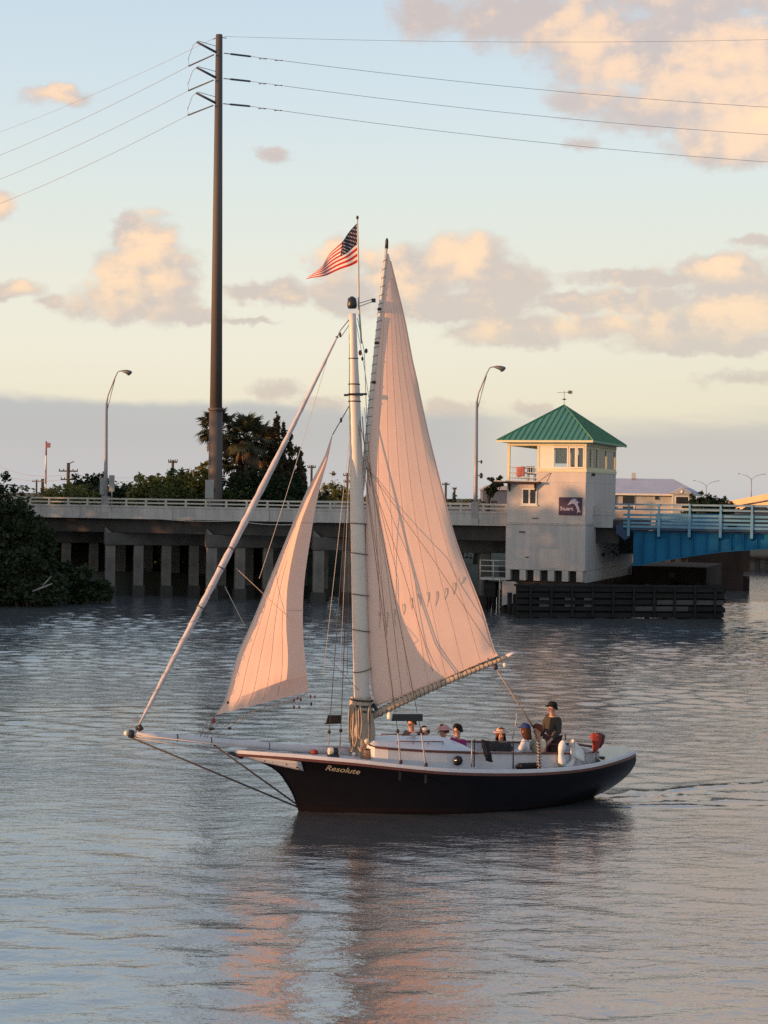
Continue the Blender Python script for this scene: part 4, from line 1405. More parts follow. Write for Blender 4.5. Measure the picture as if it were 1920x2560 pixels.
# ------------------------------------------------------------------ the blue bascule span
span = empty('bascule_span', (8.0, 109.2, 0.0), BR_RZ, 'bright blue steel bascule span with weathered rails right of the control tower', 'bridge')
SX0, SX1 = 7.6, 34.0
def low_edge(x): return interp(x, [(7.6, 3.15), (8.6, 3.17), (10, 3.5), (11.8, 3.85), (14, 4.2), (16.5, 4.42), (20, 4.6), (26, 4.65), (34, 4.4)])
gm = MB()
xs_ = [SX0 + .6 + i * .8 for i in range(33)]
gm.quad_grid([[(x, .35, low_edge(x)), (x, .35, 5.3), (x, .39, 5.3), (x, .39, low_edge(x))] for x in xs_], False, True)
gm.build('web_girder', 'blue', span)
fm = MB()
fm.quad_grid([[(x, .12, low_edge(x) - .05), (x, .12, low_edge(x)), (x, .62, low_edge(x)), (x, .62, low_edge(x) - .05)] for x in xs_], False, True)
fm.build('bottom_flange', 'blue', span)
MB().box((SX0, .2, 5.301), (SX1, .7, 5.36)).build('top_flange', 'bluedark', span)
for x in [SX0 + 1.2 + .79 * i for i in range(31)]:
    MB().box((x - .02, .20, low_edge(x) + .002), (x + .02, .349, 5.3)).build('stiffener', 'blue', span)
sf = MB()
sf.quad_grid([[(x, .62, low_edge(x) + .05), (x, 12.8, low_edge(x) + .05)] for x in xs_], False)
sf.build('soffit', 'bluedark', span)
for k in range(1, 4):
    gm2 = MB()
    gm2.quad_grid([[(x, .35 + 4 * k, low_edge(x)), (x, .35 + 4 * k, 5.3), (x, .40 + 4 * k, 5.3), (x, .40 + 4 * k, low_edge(x))] for x in xs_], False, True)
    gm2.build('web_girder', 'bluedark', span)
MB().box((SX0, .0, 5.40), (SX1, 13.2, 5.56)).build('steel_deck', 'bluedark', span)
MB().box((SX0, -.05, 5.56), (SX1, .02, 5.70)).build('curb_plate', 'blue_pale', span)
for z, h in ((5.86, .13), (6.11, .13), (6.36, .14)):
    MB().box((SX0, -.035, z - h / 2), (SX1, .02, z + h / 2)).build('traffic_rail', 'blue_pale', span)
for z, h in ((6.72, .10), (7.03, .10)):
    MB().box((SX0 - .6, -.035, z - h / 2), (SX1, .03, z + h / 2)).build('hand_rail', 'blue_hand', span)
postm = MB().box((-.085, -.12, 5.02), (.085, -.036, 6.5)).box((-.06, -.11, 6.5), (.06, -.036, 7.09)).mesh('post')
shared([(SX0 + .35 + 1.92 * i, 0, 0) for i in range(14)], 'rail_post', postm, 'blue_pale', span)
for i in range(14):
    x = SX0 + .35 + 1.92 * i
    MB().prism([(x - .05, .0, 5.35), (x - .05, .34, 5.3), (x - .05, .34, 4.85), (x - .05, .05, 5.05)], (.1, 0, 0)).build('bracket', 'blue', span)
MB().prism([(SX0 - .45, .0, 5.7), (SX0 + .35, 0, 5.7), (SX0 + .35, 0, 4.9), (SX0 + .1, 0, 4.75), (SX0 - .45, 0, 5.2)], (0, .5, 0)).build('end_bracket', 'bluedark', span)
MB().box((SX0, 13.2, 5.56), (SX1, 13.3, 6.4)).build('far_traffic_rail', 'blue_pale', span)
for z in (6.72, 7.03):
    MB().box((SX0, 13.2, z - .05), (SX1, 13.26, z + .05)).build('far_hand_rail', 'rail_pale', span)

# ------------------------------------------------------------------ the bridge tender's tower
TW, TD = 5.12, 8.8
T_LOC, T_RZ = (7.808, 107.000, 7.324), R(-20)
T_LOC = (T_LOC[0], T_LOC[1], 0.0)
tower = empty('control_tower', T_LOC, T_RZ, 'square bridge control tower with green pyramid roof and corner balcony', 'tower')
lower = MB().box((-.03, -.03, 2.78), (TW + .03, TD + 5.6, 5.66)).build('lower_wall', 'tower_low', tower)
bevel(lower, .04, 2)
MB().box((-.055, -.055, 5.661), (TW + .055, TD + .02, 5.74)).build('string_course', 'tower_low', tower)
# dentil base: short legs with dark openings between
for i in range(6):
    x = .0 + i * (TW - .52) / 5
    MB().box((x, -.03, 2.12), (x + .40 if i else x + .30, .5, 2.779)).build('base_leg', 'tower_low', tower)
MB().box((TW + .03 - .5, .501, 2.05), (TW + .03, TD + 5.2, 2.779)).build('base_leg', 'tower_low', tower)
MB().box((.1, .52, 2.0), (TW - .5, .7, 2.779)).build('base_recess', 'conc_dark', tower)
MB().box((-.25, -.2, -.8), (TW + .2, TD + 5, 2.04)).build('footing', 'brown_conc', tower)
MB().prism([(-.05, -.6, .5), (1.5, -.6, .9), (1.5, -.6, 1.5), (.7, -.6, 2.04), (-.05, -.6, 2.04)], (0, .39, 0)).build('footing_step', 'conc', tower)
wl_ = MB().box((0, 0, 5.741), (TW, TD, 8.35))
wall_o = wl_.build('upper_wall', 'tower', tower)
bevel(wall_o, .03, 2)
BX = 1.95                                              # the balcony takes the left part of the top storey
MB().box((BX, 0, 8.351), (TW, TD, 9.02)).build('upper_wall', 'tower', tower)
MB().box((BX - .02, -.04, 9.021), (TW + .04, TD + .03, 9.22)).build('sill_band', 'cream', tower)
MB().box((0, 0, 8.351), (BX - .001, TD, 8.43)).build('balcony_floor', 'tower', tower)
# window storey: corner posts, mullions, head beam
MB().box((-.02, -.02, 10.66), (TW + .02, .16, 10.93)).build('head_beam', 'cream', tower)
MB().box((TW - .14, .161, 10.66), (TW + .02, TD, 10.93)).build('head_beam', 'cream', tower)
MB().box((-.02, TD - .16, 10.66), (TW - .141, TD, 10.93)).build('head_beam', 'cream', tower)
MB().box((-.02, .161, 10.66), (.14, TD - .161, 10.93)).build('head_beam', 'cream', tower)
for x, y in ((.0, .0), (TW - .16, .0), (.0, TD - .16), (TW - .16, TD - .16), (BX, 0), (BX, TD - .16)):
    z0 = 8.43 if x < 1 else 9.22
    MB().box((x, y, z0), (x + .16, y + .16, 10.659)).build('corner_post', 'cream', tower)
MB().box((BX + .161, .02, 9.221), (BX + 1.02, .10, 10.659)).build('infill_panel', 'offwhite', tower)
for xa, xb in ((BX + 1.08, BX + 1.95), (BX + 2.10, BX + 2.46), (BX + 2.60, BX + 2.98)):
    fr = MB()
    for a_, b_ in (((xa - .06, .0, 9.24), (xa + .02, .10, 10.64)), ((xb - .02, .0, 9.24), (xb + .06, .10, 10.64)), ((xa + .021, .0, 9.24), (xb - .021, .10, 9.33)), ((xa + .021, .0, 10.52), (xb - .021, .10, 10.64))):
        fr.box(a_, b_)
    f_ = fr.build('window_frame', 'offwhite', tower)
    MB().box((xa + .021, .05, 9.331), (xb - .021, .06, 10.519)).build('pane', 'clearglass', f_)
MB().box((BX + 2.521, .02, 9.23), (BX + 2.539, .09, 10.65)).build('mullion', 'offwhite', tower)
for ya, yb in ((.25, 1.55), (1.75, 3.3), (3.5, 5.9), (6.1, TD - .2)):
    fr = MB()
    for a_, b_ in (((TW - .12, ya - .09, 9.24), (TW - .0, ya + .03, 10.64)), ((TW - .12, yb - .03, 9.24), (TW - .0, yb + .09, 10.64)), ((TW - .12, ya + .031, 9.24), (TW - .0, yb - .031, 9.33)), ((TW - .12, ya + .031, 10.5), (TW - .0, yb - .031, 10.64))):
        fr.box(a_, b_)
    f_ = fr.build('window_frame', 'cream', tower)
    MB().box((TW - .07, ya + .031, 9.331), (TW - .06, yb - .031, 10.499)).build('pane', 'clearglass', f_)
# far walls of the room with windows too, so that the sky shows through
for xa, xb in ((BX + .3, BX + 1.5), (BX + 1.7, BX + 2.95)):
    MB().box((xa - .1, TD - .1, 9.23), (xa, TD - .02, 10.65)).box((xb, TD - .1, 9.23), (xb + .1, TD - .02, 10.65)).build('window_frame', 'cream', tower)
MB().box((BX, .161, 9.23), (BX + .08, 2.6, 10.655)).build('room_wall', 'offwhite', tower)
MB().box((BX + 1.10, .30, 9.55), (BX + 1.93, .32, 10.62)).build('blind', 'offwhite', tower)
MB().box((BX + 2.12, .30, 9.42), (BX + 2.44, .32, 10.62)).build('blind', 'offwhite', tower)
MB().box((BX + 2.62, .30, 9.30), (BX + 2.96, .32, 10.62)).build('blind', 'offwhite', tower)
MB().box((TW - 1.6, 2.6, 9.22), (TW - .5, 3.6, 10.15)).build('control_desk', 'iron', tower)
MB().box((TW - 1.2, 3.0, 10.15), (TW - .7, 3.2, 10.62)).build('monitor', 'iron', tower)
MB().box((.0, .0, 10.931), (TW, TD, 10.97)).build('ceiling', 'offwhite', tower)
# roof with standing seams
ov = .56
ap = Vector((TW / 2, TD / 2, 13.45))
cz = 10.98
E4 = [Vector((-ov, -ov, cz)), Vector((TW + ov, -ov, cz)), Vector((TW + ov, TD + ov, cz)), Vector((-ov, TD + ov, cz))]
rf = MB()
rf.v = [tuple(p) for p in E4] + [tuple(ap)] + [tuple(p - Vector((0, 0, .10))) for p in E4]
rf.f = [(0, 1, 4), (1, 2, 4), (2, 3, 4), (3, 0, 4), (0, 5, 6, 1), (1, 6, 7, 2), (2, 7, 8, 3), (3, 8, 5, 0), (8, 7, 6, 5)]
rf.sm = [False] * 9
roof = rf.build('roof', 'roofgreen', tower)
for (a_, b_) in ((0, 1), (1, 2), (2, 3), (3, 0)):
    n_ = 17 if a_ % 2 == 0 else 22
    e0, e1 = E4[a_], E4[b_]
    mid = (e0 + e1) / 2
    up_ = (ap - mid)
    for k in range(1, n_):
        t = k / n_
        s_ = 1 - abs(2 * t - 1)
        st = e0.lerp(e1, t)
        en = st + up_ * s_ * .985
        nv = (e1 - e0).cross(up_).normalized()
        MB().bar(st + nv * .022, en + nv * .022, .045, .05, up=nv).build('roof_seam', 'roofgreen', roof)
for p in E4:
    MB().tube([p + Vector((0, 0, .02)), ap + Vector((0, 0, .02))], .05, 6).build('hip_cap', 'roofgreen', roof)
for (a_, b_) in ((0, 1), (1, 2)):
    MB().bar(E4[a_] + Vector((0, 0, -.06)), E4[b_] + Vector((0, 0, -.06)), .09, .13).build('fascia', 'cream' if a_ == 0 else 'roofgreen', roof)
# weather vane
MB().tube([ap, ap + Vector((0, 0, .95))], .014, 6).build('vane_rod', 'iron', tower)
MB().ball(tuple(ap + Vector((0, 0, .40))), .09, 10, (1.6, 1.6, .5)).build('vane_cup', 'iron', tower)
MB().tube([ap + Vector((-.5, .1, .85)), ap + Vector((.55, -.1, .85))], .012, 6).build('vane_arrow', 'iron', tower)
vf = MB().prism([ap + Vector(p) for p in ((.20, -.05, .85), (.34, -.07, .98), (.58, -.1, .93), (.52, -.1, .85), (.58, -.1, .77), (.34, -.07, .74))], (.0, .03, 0)).build('vane_fish', 'iron', tower)
# balcony railing, brackets and the dark beam under it
for z in (9.30, 8.95, 8.62):
    MB().box((.16, .04, z - .025), (BX - .01, .09, z + .025)).build('balcony_rail', 'rail_pale', tower)
    MB().box((.03, .16, z - .025), (.08, TD - .17, z + .025)).build('balcony_rail', 'rail_pale', tower)
for k in range(8):
    MB().box((.3 + .2 * k, .05, 8.43), (.325 + .2 * k, .08, 9.28)).build('baluster', 'rail_pale', tower)
MB().box((-.75, -.42, 8.25), (BX + .28, -.02, 8.37)).build('balcony_ledge', 'brown_conc', tower)
MB().box((-.75, -.42, 8.371), (.0, 1.2, 8.43)).build('ledge_top', 'offwhite', tower)
for x in (.15, BX - .1):
    MB().prism([(x, -.40, 8.25), (x, -.031, 8.25), (x, -.031, 7.75)], (.09, 0, 0)).build('bracket', 'brown_conc', tower)
MB().tube([(BX + .15, -.35, 8.32), (BX + .9, -.03, 8.95)], .018, 5).build('stay_rod', 'iron', tower)
# small twin window, flood lamp, pipes and a lit patch put on in pinker wall colour
fr = MB()
for a_, b_ in (((1.0, -.06, 6.92), (1.08, .0, 7.95)), ((1.44, -.06, 6.92), (1.54, .0, 7.95)), ((1.90, -.06, 6.92), (1.98, .0, 7.95)), ((1.081, -.06, 6.92), (1.439, .0, 7.0)), ((1.541, -.06, 6.92), (1.899, .0, 7.0)), ((1.081, -.06, 7.87), (1.439, .0, 7.95)), ((1.541, -.06, 7.87), (1.899, .0, 7.95)), ((.9, -.10, 6.82), (2.05, .0, 6.919))):
    fr.box(a_, b_)
f_ = fr.build('window_frame', 'offwhite', tower)
MB().box((1.081, -.02, 7.0), (1.439, -.005, 7.869)).build('pane', 'darkglass', f_)
MB().box((1.541, -.02, 7.0), (1.899, -.005, 7.869)).build('pane', 'darkglass', f_)
MB().ball((TW + .12, 1.6, 8.88), .13, 8, (1, 1.3, .8)).build('flood_lamp', 'iron', tower)
MB().box((2.2, -.036, 2.95), (3.85, -.031, 4.15)).build('lit_patch', 'tower', tower)
MB().box((1.7, -.05, 6.05), (2.1, -.005, 6.10)).build('weep_hood', 'conc_dark', tower)
MB().box((.85, -.08, 5.15), (1.25, -.03, 5.22)).build('weep_hood', 'conc_dark', tower)
MB().box((1.3, -.06, 3.55), (1.5, -.03, 3.62)).build('weep_hood', 'conc_dark', tower)
MB().box((TW + .031, 4.6, 3.6), (TW + .09, 5.4, 3.8)).build('vent', 'iron', tower)
MB().tube([(TW + .05, 7.5, 3.9), (TW + .09, 9.5, 3.55)], .04, 5).build('conduit', 'iron', tower)

# plum-coloured town sign with a leaping sailfish
sg = empty('town_sign', (0, 0, 0), T_RZ, 'plum town sign lettered Stuart with a pale leaping fish on the tower wall', 'sign')
sg.location = Matrix.Translation(T_LOC) @ Matrix.Rotation(T_RZ, 4, 'Z') @ Vector((3.42, -.06, 6.30))
MB().box((0, 0, 0), (1.48, .05, 1.12)).build('sign_board', 'purple', sg)
tx = text_mesh('Stuart', .33, 0, .002, .006)
wd = max(v.co.x for v in tx.vertices)
for v in tx.vertices: v.co = (.07 + v.co.x * .86 / wd, -.004 - v.co.z, .30 + v.co.y)
tx.materials.append(M['signlilac'])
put('lettering', tx, sg)
fishp = [(.55, .62), (.68, .80), (.80, .98), (.98, 1.04), (1.16, 1.0), (1.10, .95), (1.20, .88), (1.38, .80), (1.24, .80), (1.22, .66), (1.30, .50), (1.33, .34), (1.42, .18), (1.28, .22), (1.16, .12), (1.20, .30), (1.12, .52), (1.02, .68), (.90, .74), (.74, .70)]
MB().prism([(x, -.008, z) for x, z in fishp], (0, .006, 0)).build('sailfish_emblem', 'signlilac', sg)

# things on the balcony
TM = Matrix.Translation(T_LOC) @ Matrix.Rotation(T_RZ, 4, 'Z')
tw = empty('towel', TM @ Vector((.62, -.0, 8.50)), T_RZ, 'red and pink towel hanging over the tower balcony rail', 'towel')
q = MB()
q.quad_grid([[(.0 + .11 * j + .01 * math.sin(i * 2), -.03 + .02 * math.sin(j * 1.9 + i * .3), (.82 - .09 * i) - .03 * math.sin(j * 1.3)) for j in range(6)] for i in range(8)])
solid(q.build('cloth', 'pink_towel', tw), .02)
ch = empty('chair', TM @ Vector((1.45, .55, 8.43)), T_RZ + .5, 'dark slatted chair on the tower balcony beside the towel', 'chair')
MB().box((-.25, -.25, .40), (.25, .25, .45)).build('seat', 'iron', ch)
for k in range(4): MB().box((-.24 + .13 * k, .22, .45), (-.15 + .13 * k, .26, .95)).build('back_slat', 'iron', ch)
for x in (-.22, .22):
    for y in (-.22, .22): MB().box((x - .025, y - .025, 0), (x + .025, y + .025, .40)).build('leg', 'iron', ch)
    MB().box((x - .03, -.25, .62), (x + .03, .25, .66)).build('armrest', 'iron', ch)

# ------------------------------------------------------------------ timber fender round the pier
fend = empty('timber_fender', (0, 0, 0), 0, 'long black timber fender of piles and planks round the tower pier', 'fender')
FA, FB = Vector((8.206, 102.614, 0.000)), Vector((21.187, 104.423, 0.000))
FA.z = FB.z = 0
fd = (FB - FA)
FL = fd.length
fd.normalize()
fa = math.atan2(fd.y, fd.x)
fend.location = FA
fend.rotation_euler.z = fa
for i, z in enumerate((.22, .62, 1.02, 1.42, 1.80)):
    x0 = 0
    while x0 < FL - .3:
        ln = min(3.6 if i % 2 else 4.4, FL - x0)
        mm = 'timber_grey' if ((x0 > 4.5 and i in (2, 4) and random.random() < .6) or random.random() < .05) else 'timber'
        MB().box((x0 + .012, -.12 - .02 * (i % 2) - .02 * random.random(), z - .15), (x0 + ln - .012, .16, z + .13)).build('plank', mm, fend)
        x0 += ln
for k in range(12):
    x = .15 + k * (FL - .3) / 11
    MB().tube([(x, .34, -1.5), (x, .34, 2.02 + .12 * random.random())], [.17, .16], 10).build('pile', 'timber', fend)
for x in (1.35, 2.95, 4.15):
    for z in (.80, 1.20):
        MB().box((x, -.19, z - .09), (x + .62, -.155, z + .06)).build('rubbing_block', 'timber_grey', fend)
MB().box((0, .17, .05), (FL, .21, 1.9)).build('backing_board', 'timber', fend)
MB().box((-.1, -.22, 1.94), (FL + .05, .55, 2.05)).build('top_walkway', 'timber', fend)
for k in range(10):
    x = .8 + k * 1.3
    MB().box((x - .07, -.23, .1), (x + .07, -.17, 1.93)).build('upright', 'timber', fend)
for k in range(6):
    MB().tube([(FL - .12, 1.0 + 1.8 * k, -1.5), (FL - .12, 1.0 + 1.8 * k, 2.05)], .17, 10).build('pile', 'timber', fend)
    MB().tube([(.1, 1.0 + 1.6 * k, -1.5), (.1, 1.0 + 1.6 * k, 1.4)], .15, 10).build('pile', 'timber', fend)
for z in (.5, 1.1, 1.7):
    MB().box((FL + .06, .2, z - .14), (FL + .2, 10.5, z + .14)).build('plank', 'timber', fend)

# bascule pier under the girders and its twin across the channel
bp_ = empty('bascule_pier', (17.408, 115.763, 0.000), R(-18), 'brown stained concrete pier under the root of the blue span', 'pier')
bp_.location.z = 0
bp_.location.y += 2.0
MB().box((0, 0, -.8), (5.2, 9, 2.7)).build('pier_body', 'brown_conc', bp_)
MB().box((2.6, -.06, 1.9), (3.0, -.01, 2.3)).build('hatch', 'iron', bp_)
op = empty('channel_pier', (27.238, 137.000, 0.051), R(-12), 'dark brown blocky pier across the channel below the blue span', 'pier')
op.location.z = 0
MB().box((0, 0, -.8), (2.1, 8, 1.65)).build('pier_base', 'brown_conc', op)
MB().box((-2.4, .2, 1.651), (2.6, 8, 3.4)).build('pier_body', 'brown_conc', op)
MB().box((2.11, .6, -.8), (2.6, 6, 1.0)).build('pier_step', 'brown_conc', op)

# far seawall of sheet piling across the river, with a landing above it
sw = empty('seawall', (0, 0, 0), 0, 'dark ribbed seawall on the far bank at the right edge', 'wall')
swm = MB()
x = 26.0
while x < 95:
    swm.box((x, 174.5 + .18 * (int(x * 2) % 2), -.6), (x + .52, 175.6, 1.35))
    x += .55
swo = swm.build('sheet_piling', 'conc_dark', sw)
swo['kind'] = 'stuff'
MB().box((26, 174.2, 1.351), (95, 176, 1.6)).build('wall_cap', 'brown_conc', sw)
MB().box((8, 150.3, -.6), (27, 151, 1.2)).build('return_wall', 'conc_dark', sw)

# the landing stage and ladder at the left foot of the tower
ls = empty('landing_stage', TM @ Vector((-1.9, .6, 0)), T_RZ, 'small pale railed landing stage at the left foot of the tower', 'platform')
MB().box((0, 0, 2.05), (1.85, 1.4, 2.18)).build('platform_floor', 'conc_rail', ls)
for z in (2.6, 2.95, 3.3):
    MB().tube([(0, 0, z), (1.8, 0, z)], .032, 6).build('guard_rail', 'rail_pale', ls)
for x in (.02, .9, 1.78):
    MB().tube([(x, 0, 2.1), (x, 0, 3.32)], .035, 6).build('guard_post', 'rail_pale', ls)
for x in (1.35, 1.72):
    MB().tube([(x, -.05, -.5), (x, -.05, 2.2)], .035, 6).build('ladder_rail', 'rail_pale', ls)
for k in range(8):
    MB().tube([(1.35, -.05, .05 + .28 * k), (1.72, -.05, .05 + .28 * k)], .02, 5).build('rung', 'rail_pale', ls)
MB().box((.15, .4, .9), (.95, 1.2, 1.9)).build('float_box', 'timber', ls)
for x in (.1, 1.7):
    MB().tube([(x, 1.2, -.8), (x, 1.2, 2.05)], .12, 8).build('leg', 'timber', ls)

# ------------------------------------------------------------------ transmission pole and wires
PL = Vector((-12.572, 125.000, 6.987))
pole = empty('transmission_pole', (PL.x, PL.y, 0), 0, 'towering brown steel transmission pole rising from the trees behind the bridge', 'utility pole')
zt = (-12.723, 125.000, 41.389)[2]
lean = (-12.723, 125.000, 41.389)[0] - PL.x
zc = (-12.628, 125.000, 13.590)[2]
def pp(z): return Vector((lean * (z - 7) / (zt - 7), 0, z))
MB().tube([pp(.5), pp(7.2), pp(zc)], [.56, .53, .50], 20).build('lower_shaft', 'steelpole', pole)
MB().tube([pp(zc), pp(zc + (zt - zc) * .5), pp(zt)], [.46, .36, .25], 20).build('upper_shaft', 'steelpole', pole)
MB().lathe([(.50, -.10), (.60, -.08), (.60, .10), (.47, .12)], pp(zc), 20).build('flange', 'steelpole', pole)
MB().tube([pp(zt - .25) + Vector((-.45, 0, -.1)), pp(zt - .15), pp(zt - .25) + Vector((.55, 0, 0))], .03, 6).build('ground_wire_arm', 'insul', pole)
wires = []
def wire(a, b, d, label, r=.017, ext=1.0, grp='power lines strung from the transmission pole'):
    a, b = Vector(a), Vector(b)
    e = a + (b - a) * ext
    pts = []
    for k in range(41):
        t = ext * k / 40
        p = a + (b - a) * t
        p.z -= d * 4 * t * (1 - t)
        pts.append(p)
    o = MB().tube(pts, r, 5).build('power_line', 'wire')
    return tag(o, label, 'power line', grp)


LBL = ('top', 'middle', 'lowest')
for k, (ya, yi0, yi1, yr, yj, yl0) in enumerate(((131, 164, 105, 268, 164, 388), (194, 227, 167, 337, 227, 448), (256, 287, 231, 405, 289, 509))):
    # pivoted post insulator up to the left
    a_ = Vector((-12.851, 124.400, 39.926)); a_.z -= 1.865 * k
    tip_ = Vector((-14.217, 123.600, 40.458)); tip_.z -= 1.865 * k
    P0 = Vector((PL.x, PL.y, 0))
    MB().tube([a_ - P0, tip_ - P0], [.10, .085], 8).build('post_insulator', 'insul', pole)
    MB().tube([a_ + Vector((0, 0, .45)) - P0, tip_ + Vector((.1, 0, .08)) - P0], .022, 5).build('insulator_stay', 'insul', pole)
    l0 = Vector((-13.077, 124.600, 39.799)); l0.z -= 1.87 * k
    l1 = Vector((-15.367, 128.500, 39.936)); l1.z -= 1.87 * k
    MB().tube([l0 - P0, l1 - P0], [.05, .06], 7).build('strain_insulator', 'insul', pole)
    jp = [tip_ - P0, tip_ - P0 + Vector((-.35, .6, -.10)), tip_ - P0 + Vector((-.85, 2.0, -.75)), l1 - P0 + Vector((-.05, 0, .6)), l1 - P0]
    MB().tube(jp, .02, 5).build('jumper', 'wire', pole)
    r0 = Vector((-12.309, 124.600, 39.928)); r0.z -= 1.865 * k
    r1 = Vector((-10.511, 126.500, 40.212)); r1.z -= 1.865 * k
    MB().tube([r0 - P0, r0.lerp(r1, .25) - P0, r0.lerp(r1, .26) - P0, r1 - P0], [.035, .035, .075, .075], 7).build('strain_insulator', 'insul', pole)
    e_ = [(31.229, 139.000, 39.872), (31.266, 139.000, 37.599), (31.302, 139.000, 35.358)][k]
    wire(r1, e_, .38, LBL[k] + ' of the three power lines running right from the tall pole', ext=3.0)
    for t in (.022, .05):
        p = r1.lerp(Vector(e_), t) - P0 + Vector((0, 0, -.09))
        MB().tube([p - Vector((.28, 0, 0)), p - Vector((.1, 0, 0)), p + Vector((.1, 0, 0)), p + Vector((.28, 0, 0))], [.05, .02, .02, .05], 6).build('vibration_damper', 'insul', pole)
    e_ = [(-37.663, 163.000, 39.815), (-37.636, 163.000, 37.495), (-37.608, 163.000, 35.136)][k]
    wire(l1, e_, .25, LBL[k] + ' of the three power lines running left from the tall pole', ext=2.0)
wire((-12.365, 125.000, 41.276), (30.467, 136.000, 44.615), .3, 'faint topmost ground wire running right from the pole top', .012, 2.5)
wire((-12.958, 125.000, 41.208), (-37.689, 163.000, 42.056), .3, 'faint topmost ground wire running left from the pole top', .012, 2.0)


# ================================================================== vegetation
def rnd_unit():
    while True:
        v = Vector((random.uniform(-1, 1), random.uniform(-1, 1), random.uniform(-1, 1)))
        if .05 < v.length < 1: return v.normalized()


def leaf_cloud(mb, blobs_, count, size, seed, flat=.5, shell=.55):
    """many leaf-sized faces spread unevenly through a set of ellipsoid clumps"""
    random.seed(seed)
    tot = sum(b_[1] * b_[2] for b_ in blobs_)
    for (c, rh, rv) in blobs_:
        n = max(12, int(count * rh * rv / tot))
        subs = [Vector((random.gauss(0, .45), random.gauss(0, .45), random.gauss(0, .45))) for _ in range(max(3, n // 60))]
        for _ in range(n):
            if random.random() < .62:
                s0 = random.choice(subs)
                d = s0 + rnd_unit() * random.random() * .38
            else:
                d = rnd_unit() * (shell + (1 - shell) * random.random())
            p = Vector((c[0] + d.x * rh, c[1] + d.y * rh, c[2] + d.z * rv))
            s = size * random.uniform(.55, 1.35)
            a = rnd_unit()
            a.z *= flat
            a.normalize()
            b_ = a.cross(rnd_unit()).normalized()
            n0 = len(mb.v)
            w = s * random.uniform(.35, .6)
            mb.v += [tuple(p - a * s * .5), tuple(p + b_ * w * .5), tuple(p + a * s * .5), tuple(p - b_ * w * .5)]
            mb.f.append((n0, n0 + 1, n0 + 2, n0 + 3))
            mb.sm.append(False)


def tree(name, loc, label, cat, blobs_, count, size, m, seed, trunk=None, limbs=True, group=None):
    r = empty(name, loc, 0, label, cat, group)
    mb = MB()
    leaf_cloud(mb, blobs_, count, size, seed)
    mb.build('crown', m, r)
    if trunk:
        tb_ = MB().tube(trunk, [interp(k / (len(trunk) - 1), [(0, .22), (1, .07)]) * (1 + trunk[-1][2] * .03) for k in range(len(trunk))], 8)
        random.seed(seed)
        if limbs:
            top_ = Vector(trunk[-1])
            mid_ = Vector(trunk[len(trunk) // 2])
            for (c, rh, rv) in blobs_[:7]:
                st = mid_.lerp(top_, random.uniform(.0, .9))
                tb_.tube([st, st.lerp(Vector(c), .5) + Vector((0, 0, .2)), c], [.09, .06, .025], 6)
        tb_.build('trunk', 'bark', r)
    return r


def base(p, z=1.2):
    return (p[0], p[1], z)


# shrubs and small trees on the causeway behind the bridge, left to right
def px_tree(name, p0, ptop, hw, depth_, label, m, seed, count=1500, size=.42, cat='tree', lobes=9, group=None):
    """p0 = base point, ptop = crown top point (world), hw = crown half width in metres"""
    b_ = Vector((p0[0], p0[1], 1.2))
    H_ = ptop[2] - 1.2
    hw *= 1.25
    random.seed(seed)
    bl_ = []
    for k in range(lobes):
        a = -1 + 2 * k / (lobes - 1) + random.uniform(-.12, .12)
        rv = H_ * random.uniform(.12, .20)
        bl_.append(((a * hw * .78, random.uniform(-1, 1) * hw * .35, (H_ - rv) * (1 - .20 * a * a * random.uniform(.4, 1.3) - random.uniform(0, .07))), hw * random.uniform(.30, .42), rv))
    bl_.append(((ptop[0] - b_.x, 0, H_ * .84), hw * .40, H_ * .15))
    bl_.append(((0, -.2, H_ * .62), hw * .80, H_ * .20))
    bl_.append(((0, -.3, H_ * .30), hw * .85, H_ * .30))
    return tree(name, b_, label, cat, bl_, int(count * 3.4), size, m, seed, [(0, 0, -.2), (.1, 0, H_ * .3), (-.05, 0, H_ * .75)], group=group)


